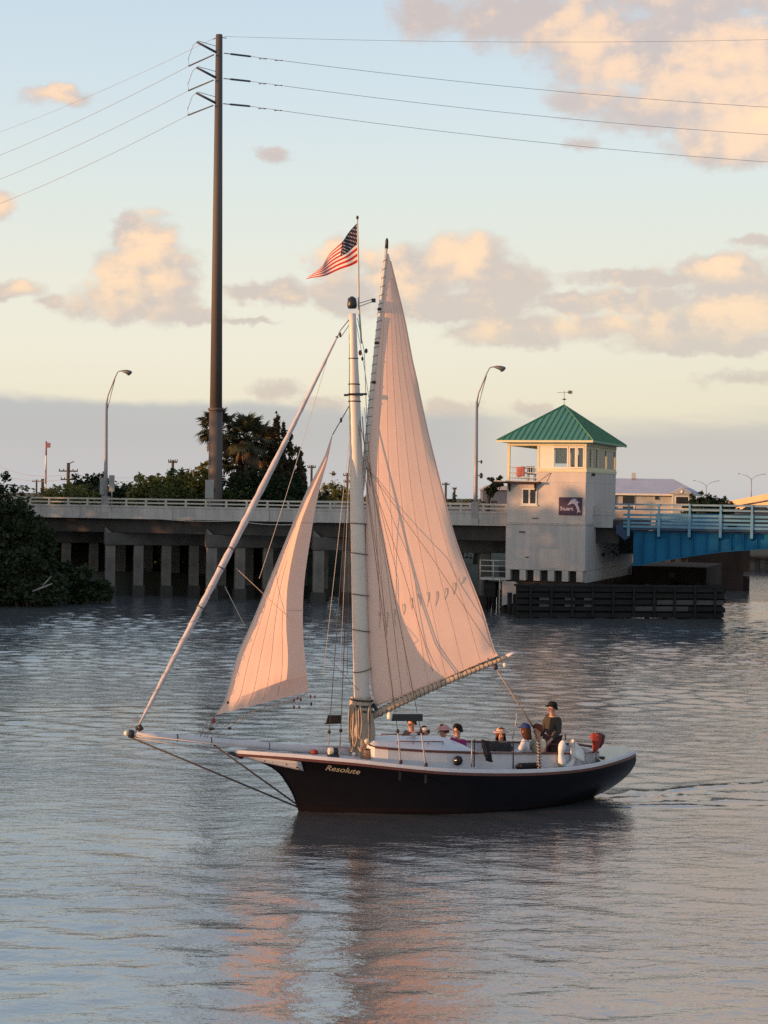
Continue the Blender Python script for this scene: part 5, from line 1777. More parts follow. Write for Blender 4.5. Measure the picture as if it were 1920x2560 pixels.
GB = 'trees and shrubs on the causeway behind the bridge'
TR = [
    ('shrub', (-25.614, 128.000, 6.983), (-26.081, 128.000, 7.830), 2.6, 'low olive shrub beside the red-and-white mast', 'leaf_olive', 900, .34),
    ('shrub', (-24.053, 127.000, 7.005), (-24.066, 127.000, 8.063), 2.4, 'olive shrub below the wooden pole with a cross arm', 'leaf_olive', 1000, .34),
    ('shrub', (-23.603, 129.000, 7.011), (-23.526, 129.000, 8.240), 2.2, 'yellowish shrub left of the round dark tree', 'leaf_olive', 900, .34),
    ('bushy_tree', (-23.195, 133.000, 7.016), (-23.092, 133.000, 8.981), 1.9, 'round dark green tree just left of the left street lamp', 'leaf_dark', 1800, .36),
    ('shrub', (-20.443, 130.000, 7.055), (-20.151, 130.000, 8.421), 2.3, 'dark green shrub right of the left street lamp', 'leaf_dark', 1000, .36),
    ('shrub', (-19.344, 132.000, 7.070), (-19.358, 132.000, 8.201), 2.4, 'low olive shrub midway between the street lamp and the steel pole', 'leaf_olive', 900, .36),
    ('bushy_tree', (-17.276, 129.000, 7.099), (-17.391, 129.000, 8.879), 2.3, 'bright olive bush with a rounded top left of the ragged trees', 'leaf_olive', 1700, .36),
    ('bushy_tree', (-15.860, 131.000, 7.119), (-15.953, 131.000, 9.519), 2.2, 'ragged green tree round the thin utility pole', 'leaf_mid', 1700, .36),
    ('bushy_tree', (-14.144, 129.000, 7.143), (-14.024, 129.000, 9.755), 1.7, 'brown-green tree hard against the left of the steel pole', 'leaf_olive', 1500, .34),
    ('shrub', (-16.065, 126.000, 7.116), (-16.078, 126.000, 8.166), 2.6, 'yellow-green shrub row end before the steel pole sign', 'leaf_mid', 1100, .34),
    ('shrub', (-11.202, 127.000, 7.093), (-11.066, 127.000, 8.244), 2.2, 'yellow-green shrub at the right foot of the steel pole', 'leaf_mid', 1100, .34),
    ('shrub', (-9.086, 127.000, 7.123), (-9.098, 127.000, 8.000), 3.0, 'low dark shrub in front of the tall palm and pine', 'leaf_dark', 1200, .34),
    ('bushy_tree', (-5.200, 170.000, 7.022), (-5.227, 170.000, 9.045), 1.5, 'small round-topped tree seen between jib and mast', 'leaf_olive', 900, .32),
    ('bushy_tree', (-4.196, 172.000, 7.033), (-4.298, 172.000, 8.506), 1.2, 'smaller tree beside the round-topped one near the mast', 'leaf_olive', 700, .32),
    ('shrub', (-5.731, 150.000, 7.044), (-5.922, 150.000, 8.006), 1.8, 'dark shrub low behind the jib leech', 'leaf_dark', 800, .34),
    ('shrub', (-2.684, 160.000, 7.072), (-2.506, 160.000, 7.913), 3.0, 'low shrub behind the lower mast', 'leaf_olive', 800, .36),
    ('shrub', (6.699, 165.000, 7.117), (6.809, 165.000, 7.668), 1.2, 'small dark shrub just left of the right street lamp', 'leaf_dark', 700, .3),
    ('shrub', (8.197, 150.000, 7.168), (8.371, 150.000, 7.527), 1.3, 'low bush right of the right street lamp foot', 'leaf_dark', 600, .3),
]
for i, (n_, p0, pt, hw, lb_, m_, cn, sz) in enumerate(TR):
    px_tree(n_, p0, pt, hw, 0, lb_, m_, 40 + i, cn, sz, 'tree' if n_ == 'bushy_tree' else 'shrub', group=GB)


# palms
def frond_mesh(L, droop, seed, m):
    """a fan leaf on a curved stalk"""
    random.seed(seed)
    mb = MB()
    sp = [Vector((L * t, 0, L * (.22 * t - droop * t * t))) for t in (0, .25, .5, .75)]
    mb.tube(sp, [.03, .025, .022, .018], 4)
    c = sp[-1]
    ax = (sp[-1] - sp[-2]).normalized()
    for k in range(19):
        a = R(-118 + 236 * k / 18)
        ln = L * .62 * (1 - .28 * abs(k - 9) / 9) * random.uniform(.85, 1.1)
        d = (ax * math.cos(a) + Vector((0, 1, 0)) * math.sin(a)).normalized()
        w = d.cross(Vector((-ax.z, 0, ax.x))).normalized() * L * .055
        mid_ = c + d * ln * .55
        e = c + d * ln + Vector((0, 0, -ln * random.uniform(.18, .42)))
        n0 = len(mb.v)
        mb.v += [tuple(c), tuple(mid_ + w), tuple(e), tuple(mid_ - w)]
        mb.f.append((n0, n0 + 1, n0 + 2, n0 + 3)); mb.sm.append(False)
    me = mb.mesh('frond')
    me.materials.append(M[m])
    return me


FR = [frond_mesh(1.35, .10, 5, 'frond'), frond_mesh(1.35, .35, 6, 'frond'), frond_mesh(1.25, .8, 8, 'frond_dry')]


def palm(loc, h, label, seed, n=30, sc=1.0, lean=(0, 0)):
    r = empty('cabbage_palm', loc, 0, label, 'palm tree', 'cabbage palms behind the bridge')
    MB().tube([(0, 0, -.3), (lean[0] * .4, lean[1] * .4, h * .5), (lean[0], lean[1], h)], [.20, .17, .15], 9).build('trunk', 'bark', r)
    random.seed(seed)
    for k in range(n):
        q = k / n
        o = put('frond', FR[0 if q < .45 else 1 if q < .8 else 2], r, (lean[0], lean[1], h - .1))
        o.rotation_euler = (random.uniform(-.3, .3), R(-72 + 125 * q + random.uniform(-12, 12)), k * 2.4 + random.uniform(-.3, .3))
        s = sc * random.uniform(.82, 1.12)
        o.scale = (s, s, s)
    return r


p = (-12.821, 129.000, 6.977)
palm((p[0], p[1], 1.2), (-12.889, 129.000, 12.226)[2] - 1.2, 'cabbage palm whose crown shows on both sides of the steel pole', 3, 44, 1.12)
p = (-10.640, 129.000, 7.007)
palm((p[0], p[1], 1.2), (-10.700, 129.000, 11.551)[2] - 1.2, 'taller cabbage palm right of the steel pole', 4, 46, 1.25)
p = (-11.242, 131.000, 6.996)
palm((p[0], p[1], 1.2), (-11.188, 131.000, 9.991)[2] - 1.2, 'shorter cabbage palm with dry hanging fronds under the taller palm', 5, 44, 1.15)
p = (-9.745, 134.000, 7.012)
palm((p[0], p[1], 1.2), (-9.961, 134.000, 11.284)[2] - 1.2, 'cabbage palm half hidden left of the furled sail', 9, 44, 1.15)


# Australian pines: leaders with sprays of needles
def pine(loc, h, label, seed, spread, count, leaders):
    r = empty('pine_tree', loc, 0, label, 'tree', 'dark pines behind the bridge')
    bl_ = []
    random.seed(seed)
    tb_ = MB().tube([(0, 0, -.3), (0, 0, h * .5), (leaders[0][0], 0, h * leaders[0][1])], [.26, .17, .03], 8)
    for (x, hh, w) in leaders:
        tb_.tube([(x * .2, 0, h * .15), (x * .8, .1, h * hh * .6), (x, 0, h * hh)], [.14, .08, .02], 6)
        n = 9
        for k in range(n):
            t = k / (n - 1)
            z = h * hh * (.22 + .77 * t)
            ww = w * spread * (1 - .82 * t) * random.uniform(.7, 1.2)
            bl_.append(((x * (.5 + .5 * t) + random.uniform(-.35, .35) * ww, random.uniform(-.4, .4) * ww, z), max(.16, ww * .75), h * .055 + .12))
    tb_.build('trunk', 'bark', r)
    mb = MB()
    leaf_cloud(mb, bl_, count, .42, seed, 1.4, .3)
    mb.build('crown', 'needle', r)
    return r


p = (-8.722, 133.000, 7.028)
pine((p[0], p[1], 1.2), (-8.648, 133.000, 13.297)[2] - 1.2, 'tall rust-tipped pine, highest of the trees behind the furled sail', 11, 2.3, 11000, [(.2, 1.0, 1.0), (-.5, .90, .8), (.75, .92, .7)])
p = (-7.437, 131.000, 7.049)
pine((p[0], p[1], 1.2), (-7.505, 131.000, 12.068)[2] - 1.2, 'dark narrow pine left of the jib head', 12, 2.0, 9000, [(.0, 1.0, .9), (.9, .76, .9), (-.6, .85, .9)])
p = (-6.771, 132.000, 7.057)
pine((p[0], p[1], 1.2), (-6.663, 132.000, 10.703)[2] - 1.2, 'shorter feathery pine right of the dark narrow pine', 13, 1.9, 7000, [(.0, 1.0, .8), (.5, .80, .9), (-.5, .9, .8)])
p = (-9.766, 128.000, 7.021)
px_tree('bushy_tree', p, (-9.798, 128.000, 9.489), 2.6, 0, 'dense dark undergrowth tree between palms and pines', 'leaf_dark', 71, 2600, .36, 'tree', group=GB)
p = (-7.999, 129.000, 7.044)
px_tree('bushy_tree', p, (-7.873, 129.000, 9.073), 2.4, 0, 'dark bushy tree below the tall pine', 'leaf_dark', 72, 2200, .36, 'tree', group=GB)

# the dark bent tree between the right street lamp and the tower
p = Vector((7.509, 122.000, 7.271)); p.z = 1.2
def off(a): return Vector(a) - p
bt = empty('bent_tree', p, 0, 'dark bent tree with clumped branches left of the tower balcony', 'tree')
k1, k2, k3, k4, k5 = off((7.568, 122.000, 7.156)), off((7.818, 122.000, 7.973)), off((8.306, 122.000, 8.386)), off((7.779, 122.000, 8.611)), off((8.417, 122.000, 8.736))
MB().tube([(0, 0, -.2), k1, k2, k3], [.16, .14, .11, .05], 7).tube([k2.lerp(k3, .4), k4], [.09, .03], 6).tube([k3, k5], [.06, .03], 6).build('trunk', 'bark', bt)
q = MB()
leaf_cloud(q, [(tuple(k1.lerp(k2, .5)), .30, .40), (tuple(k2), .48, .32), (tuple(k2.lerp(k3, .6)), .46, .30), (tuple(k3), .42, .28), (tuple(k4), .26, .22), (tuple(k5), .20, .30), (tuple(k2 + Vector((-.3, 0, -.1))), .3, .2)], 1500, .22, 77, 1, .3)
q.build('crown', 'leaf_dark', bt)

# mangroves on the near left bank
def mangrove(loc, w, h, label, seed, count):
    r = empty('mangrove_bush', loc, 0, label, 'bush', 'mangroves on the left bank beside the bridge')
    random.seed(seed)
    bl_ = []
    for k in range(9):
        a = random.uniform(-1, 1)
        bl_.append(((a * w * .7, random.uniform(-.5, .5) * w * .5, h * random.uniform(.45, .88) * (1 - .25 * a * a)), w * random.uniform(.30, .45), h * random.uniform(.13, .22)))
    bl_ += [((w * q, -.3, h * .24), w * .42, h * .24) for q in (-.6, 0, .6)]
    mb = MB()
    leaf_cloud(mb, bl_, int(count * 3), .36, seed)
    mb.build('crown', 'leaf_bank', r)
    tb_ = MB()
    for k in range(6):
        x = random.uniform(-.7, .7) * w
        tb_.tube([(x, random.uniform(-.6, .2), -.8), (x * .9 + random.uniform(-.3, .3), 0, h * .3), (x * .7, .2, h * .65)], [.06, .06, .03], 5)
    for k in range(6):
        x = random.uniform(-.8, .8) * w
        tb_.tube([(x, .3, -.6), (x + random.uniform(-.5, .5), .4, .7), (x + random.uniform(-.6, .6), .5, 1.0)], [.035, .04, .04], 5)
    tb_.build('stems', 'bark', r)
    return r


MG = [
    ((-26.254, 110.000, 0.161), 3.2, (-25.957, 110.000, 8.420)[2], 'mangrove half cut off by the left edge of the picture', 2600),
    ((-24.603, 110.000, 0.184), 2.2, (-24.683, 110.000, 6.997)[2], 'mangrove with a sloping crown hiding the bridge end', 2000),
    ((-24.950, 109.000, 0.242), 2.2, (-24.939, 109.000, 8.135)[2], 'tallest mangrove, standing above the bridge rail by the left edge', 2200),
    ((-23.652, 109.000, 0.260), 1.6, (-23.790, 109.000, 7.477)[2], 'slender mangrove against the end of the bridge rail', 1700),
    ((-23.239, 109.500, 0.234), 1.7, (-23.363, 109.500, 6.286)[2], 'mangrove in front of the bridge parapet at its left end', 1700),
    ((-23.879, 107.000, 0.253), 3.0, (-23.919, 107.000, 3.568)[2], 'lower mangrove overhanging the water at the left edge', 2000),
    ((-22.326, 107.500, 0.243), 2.2, (-22.362, 107.500, 3.240)[2], 'low mangrove above the bleached branches', 1700),
    ((-22.145, 109.000, 0.151), 1.35, (-22.310, 109.000, 5.317)[2], 'mangrove reaching under the bridge deck', 1600),
    ((-20.566, 110.000, 0.110), 1.7, (-20.703, 110.000, 2.808)[2], 'low mangrove before the leftmost bridge pier', 1500),
    ((-19.166, 111.000, 0.066), 1.3, (-19.184, 111.000, 1.468)[2], 'smallest mangrove tuft, at the foot of the leftmost pier', 900),
]
for i, (p, w, h, lb_, cn) in enumerate(MG):
    mangrove((p[0], p[1], .1), w, h, lb_, 90 + i, cn)
dbk = empty('dead_branch', (0, 0, 0), 0, 'bleached forked branch lying over the water under the mangroves', 'branch')
MB().tube([(-21.995, 105.500, 1.053), (-21.399, 105.400, 1.293), (-20.789, 105.600, 1.543)], [.05, .06, .04], 6).build('lower_limb', 'dead', dbk)
MB().tube([(-21.350, 105.400, 1.420), (-21.078, 105.400, 1.725), (-20.870, 105.600, 2.020)], [.05, .04, .02], 6).build('upper_limb', 'dead', dbk)

# the wooded bank upstream on the left, out of the frame, whose trees shade the lower part of the bridge
bank = MB()
bank.quad_grid([[(-55, 50, -.5), (-55, 108, -.5)], [(-58, 50, 1.3), (-58, 110, 1.3)], [(-200, 50, 1.6), (-200, 130, 1.6)]], False)
tag(bank.build('river_bank', 'land'), kind='structure')
random.seed(31)
sb = MB()
for k in range(30):
    y = 60 + 66 * k / 29
    hgt = 14.1 + random.uniform(-.9, .7)
    leaf_cloud(sb, [((-66 + random.uniform(-3, 3), y, hgt * .45), 2.6, hgt * .5), ((-66 + random.uniform(-2, 2), y + 1, hgt * .8), 1.9, hgt * .2), ((-66, y, 2.2), 2.8, 2.2)], 900, 1.3, 300 + k)
    sb.tube([(-66, y, 1), (-66, y, hgt * .8)], [.25, .08], 6)
so_ = sb.build('riverside_trees', 'leaf_mid')
tag(so_, kind='stuff')

# distant tree line that closes the horizon
random.seed(5)
tl = MB()
for k in range(70):
    x = -130 + 330 * k / 69
    y = 330 + random.uniform(-15, 40)
    h = random.uniform(5.0, 7.2) if x < 60 else random.uniform(4.2, 6.4)
    leaf_cloud(tl, [((x, y, h * .5), 4.5, h * .5), ((x + 2, y, h * .75), 2.6, h * .26)], 130, 1.3, 500 + k)
tag(tl.build('distant_treeline', 'leaf_mid'), kind='stuff')

# ------------------------------------------------------------------ far poles, mast, house, viaduct
mastp = (-42.332, 210.000, 7.493)
am = empty('radio_mast', (mastp[0], mastp[1], 1.2), 0, 'thin red-and-white radio mast far behind the left shrubs', 'mast')
hz = (-42.405, 210.000, 13.590)[2] - 1.2
nsec = 7
redm = mat('aviation_red', (.34, .17, .16), None, 2, .6)
for k in range(nsec):
    a, b_ = hz * k / nsec, hz * (k + 1) / nsec
    MB().tube([(0, 0, a), (0, 0, b_)], .11, 6).build('mast_section', redm if k % 2 == 0 else 'offwhite', am)
for z in (hz * .96, hz * .50):
    MB().box((.1, -.2, z - .3), (.5, .2, z + .3)).build('antenna_drum', redm, am)


def upole(x, ytop, Y, label, arms, rr=.16):
    pb = Vector(x)
    r = empty('utility_pole', (pb.x, pb.y, 1.2), 0, label, 'utility pole', 'wooden utility poles far behind the bridge')
    H_ = ytop - 1.2
    MB().tube([(0, 0, -.3), (0, 0, H_)], [rr, rr * .75], 8).build('pole', 'bark', r)
    for (dz, w) in arms:
        MB().box((-w, -.06, H_ - dz - .06), (w, .06, H_ - dz + .08)).build('cross_arm', 'bark', r)
        for s in (-.95, -.5, .5, .95):
            MB().tube([(w * s, 0, H_ - dz + .08), (w * s, 0, H_ - dz + .25)], .05, 5).build('insulator', 'insul', r)
    return r


u1 = upole((-31.995, 170.000, 6.891), (-32.036, 170.000, 10.249)[2], 0, 'stout wooden pole with two cross arms left of the left street lamp', [(.85, .95), (1.7, .75)], .22)
MB().tube([(.0, 0, (-32.034, 170.000, 10.128)[2] - 1.2), (.55, 0, (-32.036, 170.000, 10.289)[2] - 1.1)], .05, 5).build('top_arm', 'bark', u1)
upole((-53.824, 260.000, 6.579), (-53.854, 260.000, 9.117)[2], 0, 'small far utility pole with one cross arm nearest the left edge', [(.3, .7)], .18)
upole((-50.861, 250.000, 6.621), (-50.891, 250.000, 9.180)[2], 0, 'short thick far pole just left of the radio mast', [], .3)
upole((-18.910, 150.000, 7.075), (-18.951, 150.000, 10.288)[2], 0, 'thin utility pole rising from the ragged green tree', [(.2, .4)], .15)
upole((-8.037, 185.000, 6.960), (-8.086, 185.000, 10.614)[2], 0, 'utility pole seen close to the jib leech', [(.25, .45)], .16)
upole((-3.963, 180.000, 7.024), (-4.000, 180.000, 9.766)[2], 0, 'utility pole just left of the mast above the round-topped trees', [(.3, .45), (1.0, .4)], .16)
upole((8.408, 230.000, 7.012), (8.375, 230.000, 9.311)[2], 0, 'far utility pole just right of the mainsail leech', [(.3, .5)], .2)
upole((10.030, 240.000, 7.015), (10.007, 240.000, 8.672)[2], 0, 'short far utility pole left of the right street lamp', [(.2, .3)], .2)
for k, (a, b_) in enumerate((((-48.066, 210.000, 10.363), (-32.022, 170.000, 9.076)), ((-48.056, 210.000, 9.513), (-32.017, 170.000, 8.671)))):
    wire(a, b_, .6, ('upper', 'lower')[k] + ' thin line from the two-armed wooden pole to the left edge', .02, 1.0, 'thin lines between far wooden poles')
for k, (a, b_) in enumerate((((-32.022, 170.000, 9.076), (-18.934, 150.000, 8.931)), ((-32.017, 170.000, 8.671), (-18.930, 150.000, 8.610)))):
    wire(a, b_, .3, ('upper', 'lower')[k] + ' thin line from the two-armed wooden pole to the thin pole', .018, 1.0, 'thin lines between far wooden poles')

# two-storey house behind the blue span
hp = (38.026, 235.000, 6.856)
house = empty('waterfront_house', (hp[0], hp[1], 1.4), R(-6), 'long pale house with grey hipped roof and gable behind the blue span', 'house')
hL = (30.194, 235.000, 6.747)[0] - hp[0]
hR = (43.508, 235.000, 6.933)[0] - hp[0]
ze = (38.006, 235.000, 8.143)[2] - 1.4
zr = (37.972, 235.000, 10.324)[2] - 1.4
MB().box((hL, 0, -.5), (hR, 9, ze)).build('wall', 'house_wall', house)
xr0, xr1 = (29.025, 235.000, 9.976)[0] - hp[0], (40.660, 235.000, 10.138)[0] - hp[0]
q = MB()
q.v = [(hL - .7, -.8, ze), (hR + .9, -.8, ze), (hR + .9, 9.8, ze), (hL - .7, 9.8, ze), (xr0, 4.5, zr), (xr1, 4.5, zr)]
q.f = [(0, 1, 5, 4), (1, 2, 5), (2, 3, 4, 5), (3, 0, 4), (3, 2, 1, 0)]
q.sm = [False] * 5
ro = q.build('roof', 'house_roof', house)
MB().box((hL - .7, -.86, ze - .22), (hR + .9, -.80, ze + .03)).build('gutter', 'offwhite', ro)
MB().box(((35.063, 235.000, 10.284)[0] - hp[0] - .3, 4, zr), ((35.063, 235.000, 10.284)[0] - hp[0] + .3, 5, zr + .8)).build('chimney', 'house_roof', ro)
xa, xb = (39.792, 235.000, 8.448)[0] - hp[0], (43.148, 235.000, 8.494)[0] - hp[0]
zg = (41.347, 235.000, 9.141)[2] - 1.4
gbl = MB().prism([(xa, -2.2, ze + .1), ((xa + xb) / 2, -2.2, zg), (xb, -2.2, ze + .1)], (0, 5, 0)).build('gable', 'house_roof', house)
MB().prism([(xa + .55, -2.26, ze + .05), ((xa + xb) / 2, -2.26, zg - .25), (xb - .55, -2.26, ze + .05)], (0, .05, 0)).build('gable_wall', 'house_wall', gbl)
MB().lathe([(.001, 0), (.24, 0), (.001, .02)], ((xa + xb) / 2, -2.28, ze + .35), 10, Matrix.Rotation(R(90), 3, 'X')).build('round_vent', 'offwhite', gbl)
MB().box((xa + .4, -2.0, -.5), (xb - .4, -.01, ze + .08)).build('gable_bay', 'house_wall', house)
for x0, x1, z0, z1 in (((31.415, 235.000, 76.900)[0], (32.642, 235.000, 76.917)[0], ze - 2.2, ze - .2), ((33.312, 235.000, 76.926)[0], (35.153, 235.000, 76.952)[0], ze - 2.2, ze - .2), ((37.774, 235.000, 76.988)[0], (38.500, 235.000, 76.998)[0], ze - .9, ze - .2)):
    f_ = MB().box((x0 - hp[0], -.06, z0), (x1 - hp[0], -.005, z1)).build('window', 'house_wall', house)
    MB().box((x0 - hp[0] + .1, -.08, z0 + .1), (x1 - hp[0] - .1, -.061, z1 - .1)).build('pane', 'darkglass', f_)
f_ = MB().box((xa + .7, -2.06, ze - 1.5), (xb - .7, -2.005, ze - .25)).build('window', 'offwhite', house)
MB().box((xa + .85, -2.08, ze - 1.4), (xb - .85, -2.061, ze - .35)).build('pane', 'darkglass', f_)

h2p = (13.317, 200.000, 6.664)
cott = empty('blue_cottage', (h2p[0], h2p[1], 1.4), 0, 'small blue-grey cottage with pale roof just left of the tower', 'house')
cw = mat('cottage_blue', (.10, .13, .19), None, 1, .8)
MB().box((-1.6, 0, -.5), (1.8, 5, (13.294, 200.000, 8.235)[2] - 1.4)).build('wall', cw, cott)
MB().prism([(-2.0, -.4, (13.294, 200.000, 8.235)[2] - 1.4), (2.2, -.4, (13.294, 200.000, 8.235)[2] - 1.4), (1.6, -.4, (13.287, 200.000, 8.759)[2] - 1.4), (-1.2, -.4, (13.287, 200.000, 8.759)[2] - 1.4)], (0, 5.8, 0)).build('roof', 'house_roof', cott)
MB().box((-1.0, -.05, 2.6), (-.2, -.005, 4.0)).build('window', 'darkglass', cott)

# pines beside the house and the high-level road bridge climbing to the right
for i, (a, t, hw, lb_) in enumerate((((43.639, 225.000, 6.978), (43.081, 225.000, 8.363), 2.6, 'dark tree against the right end of the grey house roof'),
                                     ((45.577, 228.000, 6.992), (45.456, 228.000, 7.805), 2.4, 'low dark tree between the house and the sunlit viaduct'),
                                     ((41.471, 222.000, 6.961), (41.455, 222.000, 8.018), 1.8, 'small dark tree before the house gable'))):
    px_tree('bushy_tree', a, t, hw, 0, lb_, 'leaf_dark', 120 + i, 1100, .5, 'tree', group='trees beside the waterfront house')
v0, v1 = Vector((65.183, 330.000, 6.743)), Vector((68.869, 300.000, 8.789))
vd = (v1 - v0)
via = empty('high_viaduct', tuple(v0), 0, 'sunlit concrete viaduct climbing to the right edge behind the blue span', 'bridge')
va, vb = Vector((0, 0, 0)) - vd * .25, vd * 3.0
up1 = Vector((0, 0, 1))
vn = Vector((vd.y, -vd.x, 0)).normalized()
if vn.y > 0: vn = -vn
MB().quad_grid([[va + up1 * .0, vb + up1 * .0], [va - up1 * 1.05, vb - up1 * 1.05]], False)
MB().prism([va, vb, vb - up1 * 1.1, va - up1 * 1.1], -vn * .4).build('parapet', 'viaduct', via)
MB().prism([va - up1 * 1.45, vb - up1 * 1.45, vb - up1 * 3.6, va - up1 * 3.6], -vn * 9).build('box_girder', 'viaduct', via)
MB().prism([va - up1 * 1.1 - vn * .6, vb - up1 * 1.1 - vn * .6, vb - up1 * 1.45 - vn * .6, va - up1 * 1.45 - vn * .6], -vn * 9).build('shaded_deck_edge', 'conc_dark', via)  # shadow joint below the parapet, its shade put into the dark colour
for t in (.15, .8, 1.45, 2.1, 2.75):
    c = vd * t - up1 * 3.6 - vn * 4
    MB().box((c.x - .9, c.y - .9, -v0.z - 1), (c.x + .9, c.y + .9, c.z)).build('column', 'viaduct', via)


def twin_lamp(p, top_, label):
    p = Vector(p)
    r = empty('twin_arm_lamp', tuple(p), 0, label, 'street lamp', 'twin-armed lamps on the far viaduct')
    H_ = top_ - p.z
    MB().tube([(0, 0, -1), (0, 0, H_ * .78)], [.10, .07], 6).build('pole', 'galv', r)
    for s in (-1, 1):
        MB().tube([(0, 0, H_ * .76), (s * .9, 0, H_ * .90), (s * 2.2, 0, H_ * .98)], .045, 5).build('arm', 'galv', r)
        MB().ball((s * 2.5, 0, H_ * .985), .15, 6, (1.8, .8, .5)).build('lamp_head', 'lamphead', r)
    return r


twin_lamp((72.075, 330.000, 8.175), (72.002, 330.000, 12.730)[2], 'taller twin-armed lamp at the right edge above the viaduct')
twin_lamp((67.047, 350.000, 6.927), (66.974, 350.000, 11.509)[2], 'fainter twin-armed lamp above the right end of the house')

# a car crossing the span, mostly hidden by the rails
cp = Matrix.Translation((8.0, 109.2, 0)) @ Matrix.Rotation(R(-18), 4, 'Z') @ Vector((15.2, 5.5, 5.56))
car = empty('parked_car', cp, R(-18), 'dark car crossing the blue span, seen over the rails', 'car')
carm = mat('dark_car_paint', (.03, .03, .035), None, 1, .25, coat=.5)
bd = MB()
rows = []
for x, zl, zh, w in ((-2.2, .45, .75, .70), (-2.1, .3, .85, .85), (-1.2, .25, .95, .88), (1.4, .25, .98, .88), (2.1, .3, .90, .84), (2.25, .45, .75, .7)):
    rows.append([(x, -w, zl), (x, -w, (zl + zh) / 2), (x, -w * .93, zh), (x, w * .93, zh), (x, w, (zl + zh) / 2), (x, w, zl)])
bd.quad_grid(rows, False, True)
bd.build('body', carm, car)
gl = MB()
gl.quad_grid([[(-1.1, -.8, .96), (-.4, -.66, 1.45), (-.4, .66, 1.45), (-1.1, .8, .96)], [(.9, -.8, .97), (.7, -.66, 1.46), (.7, .66, 1.46), (.9, .8, .97)], [(1.7, -.78, .96), (1.5, -.6, 1.1), (1.5, .6, 1.1), (1.7, .78, .96)]], False)
gl.build('cabin_glass', 'darkglass', car)
MB().box((-.45, -.67, 1.45), (.9, .67, 1.50)).build('roof', carm, car)
for x in (-1.35, 1.4):
    for y in (-.86, .66):
        w_o = MB().lathe([(.001, 0), (.30, 0), (.32, .03), (.32, .17), (.30, .2), (.001, .2)], (x, y + .2, .32), 14, Matrix.Rotation(R(90), 3, 'X')).build('wheel', 'black', car)
        MB().lathe([(.001, .201), (.18, .201), (.001, .215)], (x, y + .2, .32), 10, Matrix.Rotation(R(90), 3, 'X')).build('rim', 'galv', w_o)


# ================================================================== things and people aboard
def aboard(name, p, label, cat, rz=0.0, group=None):
    return empty(name, bw(p), BOAT_RZ + rz, label, cat, group)


lr = aboard('life_ring', (6.343, -1.020, 1.268), 'white horseshoe life ring hanging on the rail by the helmsman', 'life ring')
q = MB()
rows = []
for i in range(29):
    a = R(-235 + 290 * i / 28)
    r_ = .085 + .018 * math.sin(i * .9)
    c = Vector((.20 * math.cos(a), .16 * math.cos(a) * .35, .32 * math.sin(a)))
    rad = Vector((math.cos(a), .2 * math.cos(a), math.sin(a)))
    rows.append([c + rad * (r_ * math.cos(b_)) + Vector((0, 1, 0)) * (r_ * 1.1 * math.sin(b_)) for b_ in [2 * math.pi * k / 10 for k in range(10)]])
q.quad_grid(rows, True, True)
q.build('ring', 'ring', lr)
q = MB().quad_grid([[(.16 + .05 * j, -.06 + .02 * math.sin(i), .30 - .10 * i - .05 * j * (1 - i * .15)) for j in range(6)] for i in range(5)])
solid(q.build('cover_flap', 'ring', lr), .03)
MB().tube([(-.05, .02, .33), (-.05, .05, .45)], .02, 6).build('hanger', 'iron', lr)
MB().tube([(.30, -.02, .12), (.36, 0, -.02), (.28, .02, -.08)], .015, 6).build('strap', 'iron', lr)

fe = aboard('fender_cushion', (5.277, -1.100, 1.015), 'long black cushion fender lying on the side deck', 'fender')
q = MB()
rows = []
for k in range(13):
    t = k / 12
    r_ = .085 * (1 - abs(2 * t - 1) ** 8 * .75)
    rows.append([(-.30 + .60 * t, r_ * .8 * math.cos(a), r_ * math.sin(a)) for a in [2 * math.pi * j / 10 for j in range(10)]])
q.quad_grid(rows, True, True)
q.build('cushion', 'cloth_black', fe)
for x in (-.2, .2): MB().torus((x, 0, 0), .086, .01, Matrix.Rotation(R(90), 3, 'Y'), 12, 5).build('strap', 'iron', fe)

jk = aboard('jacket', (4.039, -1.300, 1.708), 'black jacket draped over the life line beside the pink-shirted person', 'jacket')
q = MB()
q.quad_grid([[(-.04 + .045 * j + .012 * i + .012 * math.sin(i * 1.7 + j), -.03 + .025 * math.sin(j * 1.6 + i * .5), -.055 * i + .02 * math.cos(j)) for j in range(5)] for i in range(10)])
solid(q.build('cloth', 'cloth_black', jk), .035)
MB().tube([(.03, -.02, -.05), (.10, -.05, -.28), (.14, -.04, -.46)], [.05, .055, .03], 7).build('sleeve', 'cloth_black', jk)

en = aboard('furled_ensign', (7.160, -0.880, 0.977), 'dark red canvas bundle wrapped round a short staff at the stern', 'flag')
MB().tube([(0, 0, 0), (.0, 0, .35), (-.03, 0, .75)], .022, 8).build('staff', 'galv', en)
q = MB()
rows = []
for k in range(12):
    t = k / 11
    w = interp(t, [(0, .04), (.2, .085), (.55, .12), (.85, .14), (1, .07)])
    rows.append([(-.03 + .03 * math.sin(t * 3) + w * math.cos(a) * (1 + .22 * math.sin(3 * a + t * 5)), w * .8 * math.sin(a) * (1 + .2 * math.sin(4 * a)), .28 + .46 * t) for a in [2 * math.pi * j / 16 for j in range(16)]])
q.quad_grid(rows, True, True)
q.build('cloth', 'fabric_red', en)
MB().tube([(.05, -.02, .70), (.16, -.02, .66), (.14, 0, .50), (.08, 0, .38)], [.06, .07, .06, .03], 7).build('cloth_fold', 'block', en)

